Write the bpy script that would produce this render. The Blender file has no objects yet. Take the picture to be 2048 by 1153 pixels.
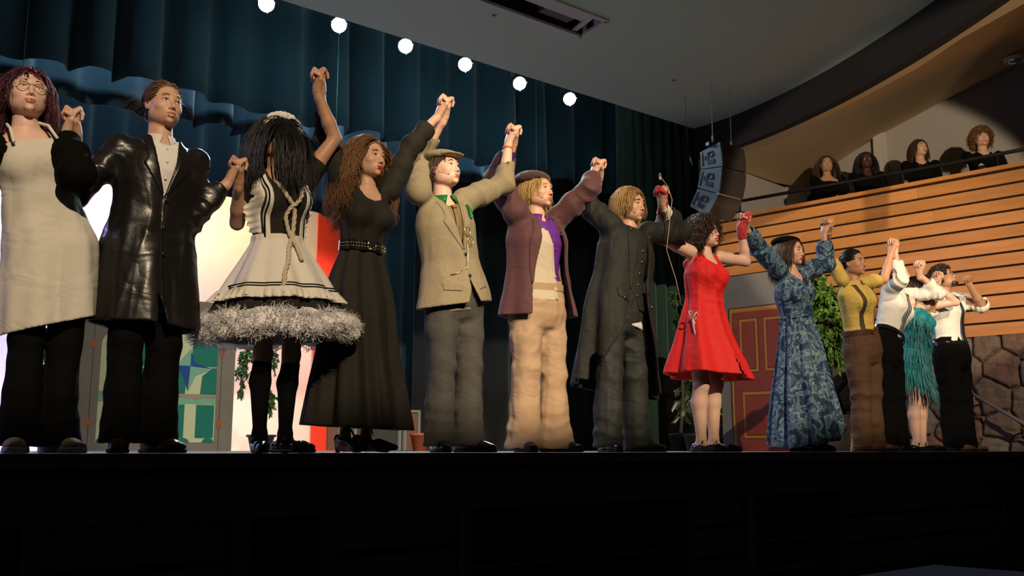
import bpy, math, random
import numpy as np

# ================= camera, world, lights, exposure =================
SC = bpy.context.scene
COL = SC.collection
EYE = np.array([0., -4.2, .015]); YAW = math.radians(39); PIT = math.radians(9.5); FPX = 1936.
cam = bpy.data.cameras.new('camera'); cam.sensor_width = 36; cam.lens = 36 * FPX / 2048; cam.clip_start = .05; cam.clip_end = 100
cam_o = bpy.data.objects.new('camera', cam); COL.objects.link(cam_o); SC.camera = cam_o
cam_o.location = EYE; cam_o.rotation_euler = (math.pi / 2 + PIT, 0, -YAW)
SC.view_settings.view_transform = 'Standard'; SC.view_settings.look = 'None'; SC.view_settings.gamma = 1; SC.view_settings.exposure = 0
SC.cycles.use_denoising = True
SC.cycles.max_bounces = 6; SC.cycles.diffuse_bounces = 3; SC.cycles.glossy_bounces = 3; SC.cycles.caustics_reflective = False; SC.cycles.caustics_refractive = False
wd = bpy.data.worlds.new('house_dark'); SC.world = wd; wd.use_nodes = True
wd.node_tree.nodes['Background'].inputs[0].default_value = (.25, .3, .4, 1); wd.node_tree.nodes['Background'].inputs[1].default_value = .035

def lamp(name, kind, loc, target, energy, col, size=.3, spot=40, blend=.3, size_y=None, spread=None):
    l = bpy.data.lights.new(name, kind); l.energy = energy; l.color = col
    if kind == 'AREA':
        l.shape = 'RECTANGLE' if size_y else 'DISK'; l.size = size
        if size_y: l.size_y = size_y
        if spread: l.spread = math.radians(spread)
    elif kind == 'SPOT': l.spot_size = math.radians(spot); l.spot_blend = blend; l.shadow_soft_size = size
    else: l.shadow_soft_size = size
    o = bpy.data.objects.new(name, l); COL.objects.link(o)
    d = np.array(target, float) - np.array(loc, float); o.location = loc
    import mathutils
    o.rotation_euler = mathutils.Vector(d).to_track_quat('-Z', 'Y').to_euler()
    return o

WARM = (1., .78, .52); COOL = (.72, .86, 1.)
# front-of-house ellipsoidals on the ceiling catwalk (two positions, left of the house centre)
lamp('front_spot', 'SPOT', (-1.2, -10., 6.3), (1.7, .2, 1.5), 4500, WARM, .05, 27, .35)
lamp('front_spot', 'SPOT', (1.8, -10., 6.3), (6.4, .5, 1.5), 5800, WARM, .05, 37, .3)
lamp('side_balcony_spot', 'SPOT', (1.0, -7.5, 2.4), (11.0, 2.16, 2.65), 4600, WARM, .06, 17.8, .14)
# added violet spot, out of view upstage left, standing in for backdrop bounce
lamp('added_rim_light', 'SPOT', (-3.2, 4.6, 4.6), (3.6, .2, 1.2), 420, (.5, .42, 1.), .12, 50, .4)
lamp('upstage_electric', 'AREA', (4.5, 6.5, 5.9), (4.5, 7.0, 4.0), 80, (.42, .76, 1.), 9., size_y=.15, spread=60)
lamp('upstage_electric', 'AREA', (5.5, 7.6, 5.9), (5.5, 8.2, 3.6), 26, (.42, .76, 1.), 9., size_y=.15, spread=60)
# cyc wash: lamps above and on the deck before the white backdrop
lamp('cyc_white', 'AREA', (3.4, 9.1, 4.3), (3.4, 10.6, 2.2), 85, (.92, .95, 1.), 2.2, size_y=.5)
lamp('cyc_amber', 'AREA', (5.8, 9.1, 4.2), (5.8, 10.6, 2.0), 60, (1., .66, .25), 1.6, size_y=.5)
lamp('cyc_blue', 'AREA', (3.0, 9.3, .25), (2.7, 10.6, .9), 110, (.22, .18, 1.), 2.0, size_y=.3)
lamp('cyc_peach', 'AREA', (6.2, 9.2, .3), (6.2, 10.6, .8), 16, (1., .5, .36), 1.4, size_y=.3)
lamp('cyc_red', 'AREA', (7.6, 9.2, 3.6), (7.6, 10.5, 1.6), 22, (1., .5, .4), .6, size_y=.5, spread=90)

# ================= reading a sight line of the photograph as a place in the hall =================
FW = np.array([math.sin(YAW) * math.cos(PIT), math.cos(YAW) * math.cos(PIT), math.sin(PIT)]); RT = np.array([math.cos(YAW), -math.sin(YAW), 0.]); UP = np.cross(RT, FW)
def sight(u, v): return FW + RT * (u - 1024) / FPX - UP * (v - 576.5) / FPX
def atY(u, v, Y):
    d = sight(u, v); return EYE + d * (Y - EYE[1]) / d[1]
def atZ(u, v, Z):
    d = sight(u, v); return EYE + d * (Z - EYE[2]) / d[2]
WA = np.array([9.92, 4.3]); WD = np.array([.127, -.992]); WN = np.array([.992, .127])
def atW(u, v, off=0.):
    """point on the side wall (off metres behind its face)"""
    d = sight(u, v); k = (WA @ WN + off - EYE[:2] @ WN) / (d[:2] @ WN); return EYE + d * k
def onW(s, z, off=0.):
    """s metres along the side wall from the proscenium towards the house"""
    p = WA + WD * s + WN * off; return np.array([p[0], p[1], z])

# ----------------------------------------------------------------- helpers
rng = np.random.default_rng(7)
random.seed(7)
OFF = {}
V = lambda *a: np.array(a, dtype=np.float64)

def nrm(v):
    v = np.asarray(v, float)
    return v / (np.linalg.norm(v) + 1e-12)

def link(o, parent=None):
    COL.objects.link(o)
    if parent is not None:
        o.parent = parent
    return o

def tag(o, label=None, cat=None, group=None, kind=None):
    if label: o['label'] = label
    if cat: o['category'] = cat
    if group: o['group'] = group
    if kind: o['kind'] = kind
    return o

def empty(name, loc, label=None, cat=None, group=None):
    o = bpy.data.objects.new(name, None)
    o.empty_display_size = .1
    o.location = loc
    COL.objects.link(o)
    return tag(o, label, cat, group)

def mesh_np(name, vs, fs, mats, parent=None, midx=None, smooth=True):
    """vs (n,3) world coordinates, fs (m,k) array or list of faces -> one mesh object"""
    me = bpy.data.meshes.new(name)
    vs = np.asarray(vs, dtype=np.float64)
    off = np.zeros(3)
    if parent is not None: off = OFF[parent.name] if parent.name in OFF else np.array(parent.location)
    if isinstance(fs, np.ndarray):
        m, k = fs.shape
        me.vertices.add(len(vs)); me.vertices.foreach_set('co', (vs - off).astype(np.float32).ravel())
        me.loops.add(m * k); me.loops.foreach_set('vertex_index', fs.astype(np.int32).ravel())
        me.polygons.add(m); me.polygons.foreach_set('loop_start', (np.arange(m) * k).astype(np.int32))
        me.update(calc_edges=True)
    else:
        me.from_pydata((vs - off).tolist(), [], fs); me.update()
    if not isinstance(mats, (list, tuple)): mats = [mats]
    for mt in mats: me.materials.append(mt)
    if midx is not None:
        me.polygons.foreach_set('material_index', np.asarray(midx, dtype=np.int32))
    me.polygons.foreach_set('use_smooth', np.full(len(me.polygons), bool(smooth)))
    me.validate()
    o = bpy.data.objects.new(name, me)
    OFF[o.name] = off
    return link(o, parent)

class MB:
    """collects shapes, one mesh per build"""
    def __init__(s): s.v = []; s.f = []; s.m = []
    def add(s, vs, fs, m=0):
        n = len(s.v)
        s.v.extend([tuple(map(float, p)) for p in vs]); s.f.extend([tuple(int(i) + n for i in f) for f in fs]); s.m.extend([m] * len(fs))
        return s
    def box(s, c, size, rot=None, m=0, taper=1.0):
        c = np.array(c, float); h = np.array(size, float) / 2
        vs = []
        for z in (-1, 1):
            for x, y in ((-1, -1), (1, -1), (1, 1), (-1, 1)):
                t = taper if z > 0 else 1
                vs.append(V(x * h[0] * t, y * h[1] * t, z * h[2]))
        vs = np.array(vs)
        if rot is not None: vs = vs @ np.array(rot).T
        return s.add(vs + c, [(3, 2, 1, 0), (4, 5, 6, 7), (0, 1, 5, 4), (1, 2, 6, 5), (2, 3, 7, 6), (3, 0, 4, 7)], m)
    def tube(s, pts, r, n=8, m=0, cap=True):
        pts = np.asarray(pts, float); k = len(pts)
        rr = np.full(k, r) if np.isscalar(r) else np.asarray(r, float)
        t = np.gradient(pts, axis=0); t /= np.linalg.norm(t, axis=1)[:, None] + 1e-12
        a = np.cross(t[0], V(0, 0, 1)); 
        if np.linalg.norm(a) < 1e-3: a = V(1, 0, 0)
        a = nrm(a); vs = []
        for i in range(k):
            a = nrm(a - t[i] * (a @ t[i])); b = np.cross(t[i], a)
            for j in range(n):
                q = 2 * math.pi * j / n
                vs.append(pts[i] + rr[i] * (math.cos(q) * a + math.sin(q) * b))
        fs = [(i * n + j, i * n + (j + 1) % n, (i + 1) * n + (j + 1) % n, (i + 1) * n + j) for i in range(k - 1) for j in range(n)]
        if cap: fs += [tuple(range(n))[::-1], tuple(range((k - 1) * n, k * n))]
        return s.add(vs, fs, m)
    def lathe(s, c, prof, n=24, m=0, axis=None):
        c = np.array(c, float); vs = []
        for r, z in prof:
            for j in range(n):
                q = 2 * math.pi * j / n; vs.append(V(r * math.cos(q), r * math.sin(q), z))
        vs = np.array(vs)
        if axis is not None:
            w = nrm(axis); u = nrm(np.cross(w, V(.3, .9, .1))); v = np.cross(w, u)
            vs = vs[:, :1] * u + vs[:, 1:2] * v + vs[:, 2:] * w
        k = len(prof)
        fs = [(i * n + j, i * n + (j + 1) % n, (i + 1) * n + (j + 1) % n, (i + 1) * n + j) for i in range(k - 1) for j in range(n)]
        return s.add(vs + c, fs, m)
    def prism(s, poly, d, m=0):
        """poly: list of 3-D points, extruded by vector d"""
        p = np.array(poly, float); n = len(p)
        return s.add(np.vstack([p, p + np.array(d)]), [tuple(range(n))[::-1], tuple(range(n, 2 * n))] + [(i, (i + 1) % n, n + (i + 1) % n, n + i) for i in range(n)], m)
    def build(s, name, mats, parent=None, smooth=False):
        return mesh_np(name, np.array(s.v), s.f, mats, parent, s.m, smooth)

# ----------------------------------------------------------------- materials
def mat(name, col, rough=.7, metal=0., spec=.5, bump=0., bscale=200., var=0., vscale=30., sheen=0., sss=0., emit=None, estr=0., stretch=(1, 1, 1), coat=0., trans=0., fold=0., fscale=3.6):
    m = bpy.data.materials.new(name); m.use_nodes = True
    nt = m.node_tree; b = nt.nodes['Principled BSDF']
    b.inputs['Base Color'].default_value = (*col, 1); b.inputs['Roughness'].default_value = rough
    b.inputs['Metallic'].default_value = metal; b.inputs['Specular IOR Level'].default_value = spec
    b.inputs['Sheen Weight'].default_value = sheen
    if coat: b.inputs['Coat Weight'].default_value = coat
    if trans: b.inputs['Transmission Weight'].default_value = trans
    if sss:
        b.inputs['Subsurface Weight'].default_value = sss; b.inputs['Subsurface Radius'].default_value = (.012, .005, .003)
        b.inputs['Subsurface Scale'].default_value = 1.
    if emit: b.inputs['Emission Color'].default_value = (*emit, 1); b.inputs['Emission Strength'].default_value = estr
    if bump or var:
        tc = nt.nodes.new('ShaderNodeTexCoord'); mp = nt.nodes.new('ShaderNodeMapping'); mp.inputs['Scale'].default_value = stretch
        nt.links.new(tc.outputs['Object'], mp.inputs['Vector'])
        if bump:
            n = nt.nodes.new('ShaderNodeTexNoise'); n.inputs['Scale'].default_value = bscale; n.inputs['Detail'].default_value = 3
            bp = nt.nodes.new('ShaderNodeBump'); bp.inputs['Strength'].default_value = bump; bp.inputs['Distance'].default_value = .01
            nt.links.new(mp.outputs[0], n.inputs['Vector']); nt.links.new(n.outputs['Fac'], bp.inputs['Height']); nt.links.new(bp.outputs[0], b.inputs['Normal'])
        if fold: fold_bump(nt, b, fold, fscale)
        if var:
            n = nt.nodes.new('ShaderNodeTexNoise'); n.inputs['Scale'].default_value = vscale; n.inputs['Detail'].default_value = 4
            mx = nt.nodes.new('ShaderNodeMix'); mx.data_type = 'RGBA'
            mx.inputs['A'].default_value = (*[c * (1 - var) for c in col], 1); mx.inputs['B'].default_value = (*[min(1, c * (1 + var)) for c in col], 1)
            nt.links.new(mp.outputs[0], n.inputs['Vector']); nt.links.new(n.outputs['Fac'], mx.inputs['Factor']); nt.links.new(mx.outputs['Result'], b.inputs['Base Color'])
    return m

def fold_bump(nt, b, fold, fscale):
    """soft irregular cloth folds, mostly running down the garment"""
    tc = nt.nodes.new('ShaderNodeTexCoord'); last = b.inputs['Normal'].links[0].from_socket if b.inputs['Normal'].links else None
    for sc, st, w in ((fscale, (1, 1, .35), 1.), (fscale * 1.7, (.8, .8, 1.3), .6)):
        mp = nt.nodes.new('ShaderNodeMapping'); mp.inputs['Scale'].default_value = st; mp.inputs['Rotation'].default_value = (.1, .25 if w < 1 else 0, 0)
        n = nt.nodes.new('ShaderNodeTexNoise'); n.inputs['Scale'].default_value = sc; n.inputs['Detail'].default_value = 2; n.inputs['Distortion'].default_value = .7
        ma = nt.nodes.new('ShaderNodeMath'); ma.operation = 'PINGPONG'; ma.inputs[1].default_value = .22
        bp = nt.nodes.new('ShaderNodeBump'); bp.inputs['Strength'].default_value = min(1, fold * w * .55); bp.inputs['Distance'].default_value = .12
        nt.links.new(tc.outputs['Object'], mp.inputs['Vector']); nt.links.new(mp.outputs[0], n.inputs['Vector']); nt.links.new(n.outputs['Fac'], ma.inputs[0]); nt.links.new(ma.outputs[0], bp.inputs['Height'])
        if last is not None: nt.links.new(last, bp.inputs['Normal'])
        last = bp.outputs[0]
    nt.links.new(last, b.inputs['Normal'])

def ramp_mat(name, tex, scale, stops, rough=.7, stretch=(1, 1, 1), rot=(0, 0, 0), bump=.0, interp='LINEAR', dist=0., detail=3, coord='Object', spec=.4):
    m = bpy.data.materials.new(name); m.use_nodes = True
    nt = m.node_tree; b = nt.nodes['Principled BSDF']; b.inputs['Roughness'].default_value = rough; b.inputs['Specular IOR Level'].default_value = spec
    tc = nt.nodes.new('ShaderNodeTexCoord'); mp = nt.nodes.new('ShaderNodeMapping'); mp.inputs['Scale'].default_value = stretch; mp.inputs['Rotation'].default_value = rot
    nt.links.new(tc.outputs[coord], mp.inputs['Vector'])
    if tex == 'wave':
        n = nt.nodes.new('ShaderNodeTexWave'); n.inputs['Distortion'].default_value = dist
    elif tex == 'voronoi':
        n = nt.nodes.new('ShaderNodeTexVoronoi')
    else:
        n = nt.nodes.new('ShaderNodeTexNoise'); n.inputs['Detail'].default_value = detail; n.inputs['Distortion'].default_value = dist
    n.inputs['Scale'].default_value = scale
    nt.links.new(mp.outputs[0], n.inputs['Vector'])
    cr = nt.nodes.new('ShaderNodeValToRGB'); cr.color_ramp.interpolation = interp
    el = cr.color_ramp.elements
    while len(el) < len(stops): el.new(.5)
    for e, (p, c) in zip(el, stops): e.position = p; e.color = (*c, 1)
    out = n.outputs['Distance'] if tex == 'voronoi' else n.outputs['Fac']
    nt.links.new(out, cr.inputs['Fac']); nt.links.new(cr.outputs[0], b.inputs['Base Color'])
    if bump:
        bp = nt.nodes.new('ShaderNodeBump'); bp.inputs['Strength'].default_value = bump; bp.inputs['Distance'].default_value = .01
        nt.links.new(out, bp.inputs['Height']); nt.links.new(bp.outputs[0], b.inputs['Normal'])
    return m

# ----------------------------------------------------------------- signed distance shapes
_K = rng.normal(size=(6, 3)); _K /= np.linalg.norm(_K, axis=1)[:, None]; _PH = rng.uniform(0, 6.28, 12)
def wob(p, f, seed=0.):
    """smooth numpy noise about -1..1"""
    s = 0
    for i in range(4):
        a = p @ (_K[i] * f * (1 + .37 * i)).astype(p.dtype) + _PH[i] + seed * (1.7 + i)
        b = p @ (_K[(i + 2) % 6] * f * (.8 + .3 * i)).astype(p.dtype) + _PH[i + 4] + seed
        s = s + np.sin(a + 1.6 * np.sin(b))
    return s * .3

def smin(a, b, k):
    h = np.maximum(k - np.abs(a - b), 0) / k
    return np.minimum(a, b) - h * h * k * .25

class Sdf:
    def __init__(s): s.P = []; s.D = []; s.warp = None
    def raw(s, fn, c, R, k=.01, op='u'):
        s.P.append((fn, np.asarray(c, np.float32), float(R), max(k, 1e-5), op)); return s
    def cone(s, a, b, ra, rb, k=.012, op='u', squash=None):
        a = np.asarray(a, float); b = np.asarray(b, float)
        if squash is not None:
            w, q = nrm(squash[0]).astype(np.float32), squash[1]
            M = (np.eye(3) + (1 / q - 1) * np.outer(w, w)).astype(np.float32)
        else: M = None; q = 1
        A = (a @ M) if M is not None else a; B = (b @ M) if M is not None else b
        A = A.astype(np.float32); BA = (B - A).astype(np.float32); L2 = float(BA @ BA) + 1e-12
        def fn(p):
            if M is not None: p = p @ M
            pa = p - A; h = np.clip(pa @ BA / L2, 0, 1)
            return (np.sqrt(((pa - h[:, None] * BA) ** 2).sum(1)) - (ra + (rb - ra) * h)) * min(q, 1)
        return s.raw(fn, (a + b) / 2, np.linalg.norm(b - a) / 2 + max(ra, rb) * max(1, q), k, op)
    def path(s, pts, rs, k=.012, op='u', squash=None):
        for i in range(len(pts) - 1): s.cone(pts[i], pts[i + 1], rs[i], rs[i + 1], k, op, squash)
        return s
    def ell(s, c, r, k=.012, op='u', rot=None):
        c = np.asarray(c, np.float32); r = np.asarray(r, np.float32); R = None if rot is None else np.asarray(rot, np.float32)
        def fn(p):
            q = p - c
            if R is not None: q = q @ R
            k0 = np.sqrt(((q / r) ** 2).sum(1)); k1 = np.sqrt(((q / (r * r)) ** 2).sum(1)) + 1e-9
            return np.where(k0 < 1e-4, -r.min(), k0 * (k0 - 1) / k1)
        return s.raw(fn, c, r.max(), k, op)
    def loft(s, fr, st, k=.012, op='u', ex=2.0, fold=None, extra=None):
        """fr: (origin, 3x3 rows x,y,z); st rows: z, a, b, cx, cy ; fold(theta, t, z) -> added radius"""
        o = np.asarray(fr[0], np.float32); R = np.asarray(fr[1], np.float32); st = np.array(sorted(st), float)
        if st.shape[1] == 3: st = np.hstack([st, np.zeros((len(st), 2))])
        zz = np.linspace(st[0, 0], st[-1, 0], 90)
        def smooth(c):
            y = np.interp(zz, st[:, 0], st[:, c]); w = np.array([1, 2, 3, 2, 1.]) / 9
            for _ in range(2): y = np.convolve(np.pad(y, 2, mode='edge'), w, 'valid')
            return y
        cols = [smooth(c) for c in range(1, 5)]
        z0, z1 = st[0, 0], st[-1, 0]
        def fn(p):
            q = (p - o) @ R.T; z = q[:, 2]
            a, b, cx, cy = (np.interp(z, zz, c).astype(np.float32) for c in cols)
            x = q[:, 0] - cx; y = q[:, 1] - cy
            if fold is not None:
                g = fold(np.arctan2(x / a, y / b), (z - z0) / (z1 - z0), z).astype(np.float32)
                a = a + g; b = b + g
            if ex == 2.0:
                k0 = np.sqrt((x / a) ** 2 + (y / b) ** 2); k1 = np.sqrt((x / a / a) ** 2 + (y / b / b) ** 2) + 1e-9
                d = k0 * (k0 - 1) / k1
                d = np.where(k0 < 1e-3, -np.minimum(a, b), d)
            else:
                k0 = (np.abs(x / a) ** ex + np.abs(y / b) ** ex) ** (1 / ex); d = (k0 - 1) * np.minimum(a, b)
            if extra is not None: d = extra(d, q)
            return np.maximum(d * .9, np.maximum(z0 - z, z - z1))
        zc = (z0 + z1) / 2; c = o + R.T @ np.array([st[:, 3].mean(), st[:, 4].mean(), zc], np.float32)
        return s.raw(fn, c, math.hypot((z1 - z0) / 2, max(st[:, 1].max(), st[:, 2].max()) + .12 + np.abs(st[:, 3:5]).max()), k, op)
    def plane(s, o, n, k=.002, op='int'):
        """keeps the side the normal points away from"""
        o = np.asarray(o, np.float32); n = nrm(n).astype(np.float32)
        return s.raw(lambda p: (p - o) @ n, o, 1e6, k, op)
    def cut(s, a, b, ra, rb, k=.003, squash=None): return s.cone(a, b, ra, rb, k, 'sub', squash)
    def nest(s, sub, c, R, o, rot, sc=1., k=.012):
        o = np.asarray(o, np.float32); rot = np.asarray(rot, np.float32)
        return s.raw(lambda p: sub.eval(((p - o) @ rot.T) / sc, .03) * sc, c, R, k)
    def crease(s, c, ax, r, amp, freq, seed=0.):
        """bunched folds round a joint: sharp valleys, broad ridges, tilted and broken up"""
        c = np.asarray(c, np.float32); g = np.random.default_rng(int(seed * 10) + 3)
        ax = nrm(nrm(ax) + g.normal(0, .22, 3)).astype(np.float32); ax2 = nrm(ax + g.normal(0, .45, 3)).astype(np.float32)
        def fn(p):
            q = p - c; e = np.exp(-(q * q).sum(1) / (r * r)); w = wob(p, 7, seed)
            a = 1 - 2 * np.abs(np.sin(.5 * (q @ ax) * freq + 2.2 * w + seed))
            b = 1 - 2 * np.abs(np.sin(.35 * (q @ ax2) * freq + 2.2 * wob(p, 9, seed + 5)))
            return -amp * e * (a * np.clip(.5 + w, 0, 1.2) + .5 * b)
        s.D.append(fn); return s
    def wrinkle(s, amp, f, seed=0., aniso=(1, 1, 1)):
        an = np.asarray(aniso, np.float32); an2 = an * np.float32([1, 1, .55])
        s.D.append(lambda p: amp * (.5 * wob(p * an, f, seed) + 1.3 * (np.abs(wob(p * an2, f * 1.5, seed + 3)) - .4))); return s
    def eval(s, p, margin=.05):
        if s.warp is not None and s.D:                  # folds push a cloth shell in and out as a whole
            o, ax = s.warp; q = p - o; q = q - (q @ ax)[:, None] * ax; l = np.sqrt((q * q).sum(1)) + 1e-5; a = 0
            for f in s.D: a = a + f(p)
            p = (p + q / l[:, None] * np.asarray(a * np.clip(l / .05, 0, 1))[:, None]).astype(np.float32)
        d = np.full(len(p), 10., np.float32)
        for fn, c, R, k, op in s.P:
            if R < 1e5:
                lb = np.sqrt(((p - c) ** 2).sum(1)) - R; m = lb < margin + k
                if op == 'u': d[~m] = np.minimum(d[~m], lb[~m])
                if not m.any(): continue
                e = fn(p[m]); dm = d[m]
                if op == 'u': d[m] = smin(dm, e, k)
                elif op == 'sub': d[m] = -smin(-dm, e, k)
                else: d[m] = -smin(-dm, -e, k)
            else:
                e = fn(p); d = -smin(-d, -e, k) if op == 'int' else -smin(-d, e, k)
        if s.D and s.warp is None:
            m = np.abs(d) < margin + .02
            if m.any():
                q = p[m]; a = 0
                for f in s.D: a = a + f(q)
                d[m] = d[m] + a
        return d
    def bounds(s):
        lo = np.full(3, 1e9); hi = -lo
        for fn, c, R, k, op in s.P:
            if op == 'u': lo = np.minimum(lo, c - R); hi = np.maximum(hi, c + R)
        return lo - .01, hi + .01
    def mesh(s, h, keep=None):
        lo, hi = s.bounds(); L = 4; H = h * 2 ** L
        n = np.ceil((hi - lo) / H).astype(int) + 1
        g = np.stack(np.meshgrid(*[np.arange(k) for k in n], indexing='ij'), -1).reshape(-1, 3)
        for l in range(L, -1, -1):
            sz = h * 2 ** l
            c = (lo + (g + .5) * sz).astype(np.float32)
            d = s.eval(c, sz * 1.8 + .01)
            g = g[np.abs(d) < sz * .95 + (.014 if s.D and l else .003)]
            if l:
                o8 = np.array([[i, j, k] for i in (0, 1) for j in (0, 1) for k in (0, 1)])
                g = (g[:, None] * 2 + o8[None]).reshape(-1, 3)
        if keep is not None: g = g[keep(lo + (g + .5) * h)]
        if not len(g): return np.zeros((0, 3)), np.zeros((0, 4), int)
        S = 1 << 20
        key = lambda a: (a[..., 0].astype(np.int64) * S + a[..., 1]) * S + a[..., 2]
        o8 = np.array([[i, j, k] for i in (0, 1) for j in (0, 1) for k in (0, 1)])
        ck = key(g[:, None] + o8[None]); uk, inv = np.unique(ck.ravel(), return_inverse=True); inv = inv.reshape(ck.shape)
        uc = np.stack([uk // (S * S), (uk // S) % S, uk % S], 1)
        dv = s.eval((lo + uc * h).astype(np.float32), .05).astype(np.float64)
        cd = dv[inv]; neg = cd < 0; mix = neg.any(1) & (~neg).any(1)
        g = g[mix]; cd = cd[mix]; inv = inv[mix]
        acc = np.zeros((len(g), 3)); cnt = np.zeros(len(g))
        E = [(0, 1), (2, 3), (4, 5), (6, 7), (0, 2), (1, 3), (4, 6), (5, 7), (0, 4), (1, 5), (2, 6), (3, 7)]
        for a, b in E:
            x = (cd[:, a] < 0) != (cd[:, b] < 0); da = cd[x, a]; db = cd[x, b]; t = (da / (da - db))[:, None]
            acc[x] += o8[a] * (1 - t) + o8[b] * t; cnt[x] += 1
        vs = lo + (g + acc / np.maximum(cnt, 1)[:, None]) * h
        gk = key(g); od = np.argsort(gk); gs = gk[od]
        def find(a):
            k = key(a); i = np.searchsorted(gs, k); i[i >= len(gs)] = 0
            return np.where(gs[i] == k, od[i], -1)
        neg = cd < 0; F = []
        for ax, b in ((0, 4), (1, 2), (2, 1)):
            x = neg[:, 0] != neg[:, b]; gg = g[x]; u = np.zeros(3, int); w = np.zeros(3, int); u[(ax + 1) % 3] = 1; w[(ax + 2) % 3] = 1
            q = np.stack([find(gg), find(gg - u), find(gg - u - w), find(gg - w)], 1)
            ok = (q >= 0).all(1); q = q[ok]; fl = neg[x, 0][ok]
            q[~fl] = q[~fl][:, ::-1]; F.append(q)
        F = np.vstack(F)
        return vs, F

def sdf_obj(name, sd, h, mats, parent, midx_fn=None, keep=None, fine=None, post=None):
    """fine: list of (keep_inside_fn, keep_inside_shrunk_fn, h2) regions meshed finer, in the same one mesh"""
    if fine:
        def coarse(c):
            m = np.ones(len(c), bool)
            for f, g, _ in fine: m &= ~g(c)
            return m if keep is None else m & keep(c)
        cv, cf = sd.mesh(h, coarse)
        m = np.zeros(len(cv), bool)
        for f, g, _ in fine: m |= f(cv)
        if m.any():                                   # tuck the coarse edge just under the fine surface
            q = cv[m].astype(np.float32); e = np.float32(.002); g3 = []
            for ax in range(3):
                u = np.zeros(3, np.float32); u[ax] = e; g3.append(sd.eval(q + u, .06) - sd.eval(q - u, .06))
            G = np.stack(g3, 1); G /= np.linalg.norm(G, axis=1)[:, None] + 1e-9; d = sd.eval(q, .06)
            cv[m] = q - G * (np.clip(d, -.01, .01) + .0005)[:, None]
        parts = [(cv, cf)] + [sd.mesh(h2, f) for f, g, h2 in fine]
    else: parts = [sd.mesh(h, keep)]
    vs = []; fs = []; n = 0
    for v, f in parts:
        vs.append(v); fs.append(f + n); n += len(v)
    vs = np.vstack(vs); fs = np.vstack(fs)
    mi = None
    if midx_fn is not None: mi = midx_fn(vs[fs].mean(1))
    if post is not None: vs = post(vs)
    return mesh_np(name, vs, fs, mats, parent, mi)

def strands(name, P, r, m, parent, width=2.6, midx=None, centre=None):
    """P (n strands, k points, 3): flattened tapering locks in one mesh"""
    n, k, _ = P.shape; sides = 4
    T = np.gradient(P, axis=1); T /= np.linalg.norm(T, axis=2)[..., None] + 1e-9
    N = P - (P[:, :1] * 0 + (centre if centre is not None else P.reshape(-1, 3).mean(0))); N[..., 2] *= .35
    A = np.cross(T, N); A /= np.linalg.norm(A, axis=2)[..., None] + 1e-9; B = np.cross(T, A)
    tt = np.linspace(0, 1, k); rad = (np.asarray(r).reshape(-1, 1) * (1 - .8 * tt ** 3)[None])[..., None]
    rings = [P + rad * width * A, P + rad * .45 * B, P - rad * width * A, P - rad * .45 * B]
    vs = np.stack(rings, 2).reshape(-1, 3)
    i = np.arange(n)[:, None, None] * k * sides + np.arange(k - 1)[None, :, None] * sides
    j = np.arange(sides)[None, None]; j2 = (j + 1) % sides
    fs = np.stack([i + j, i + j2, i + sides + j2, i + sides + j], -1).reshape(-1, 4)
    mi = None
    if midx is not None: mi = np.repeat(midx, (k - 1) * sides)
    return mesh_np(name, vs, fs, m, parent, mi)
# ----------------------------------------------------------------- shared materials
def skin(name, c, sss=.12): return mat(name, c, rough=.48, spec=.4, sss=sss, var=.06, vscale=35)
SK_FAIR = skin('skin_fair', (.62, .36, .25)); SK_PALE = skin('skin_pale', (.72, .46, .36)); SK_TAN = skin('skin_tan', (.50, .27, .16)); SK_OLIVE = skin('skin_olive', (.44, .24, .14)); SK_DARK = skin('skin_dark', (.07, .03, .018), .03)
LIPS = mat('lips', (.42, .13, .10), .35); LIPS_RED = mat('red_lips', (.45, .02, .03), .3); LIPS_DARK = mat('dark_lips', (.10, .035, .03), .35)
EYE_W = mat('eye_white', (.75, .72, .68), .2); IRIS = mat('brown_iris', (.09, .04, .02), .2); IRIS_B = mat('blue_iris', (.12, .18, .25), .2); PUPIL = mat('pupil', (.004, .004, .004), .1)
DARK = mat('near_black', (.012, .011, .010), .55); BLACK_GLOSS = mat('black_patent_leather', (.01, .01, .011), .14, coat=.5)
BEIGE_CABLE = mat('beige_cable', (.6, .42, .28), .5)
# ----------------------------------------------------------------- people
def basis(yaw=0., pitch=0., roll=0.):
    """rows: side (person's left when facing -Y), forward, up.  yaw 0 faces the house (-Y); positive turns towards +X"""
    cy, sy = math.cos(yaw), math.sin(yaw)
    f = V(sy, -cy, 0); u = V(0, 0, 1); s = V(cy, sy, 0)          # s = image right for yaw 0
    f2 = f * math.cos(pitch) + u * math.sin(pitch); u2 = u * math.cos(pitch) - f * math.sin(pitch)
    s3 = s * math.cos(roll) + u2 * math.sin(roll); u3 = u2 * math.cos(roll) - s * math.sin(roll)
    return np.array([s3, f2, u3])

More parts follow.
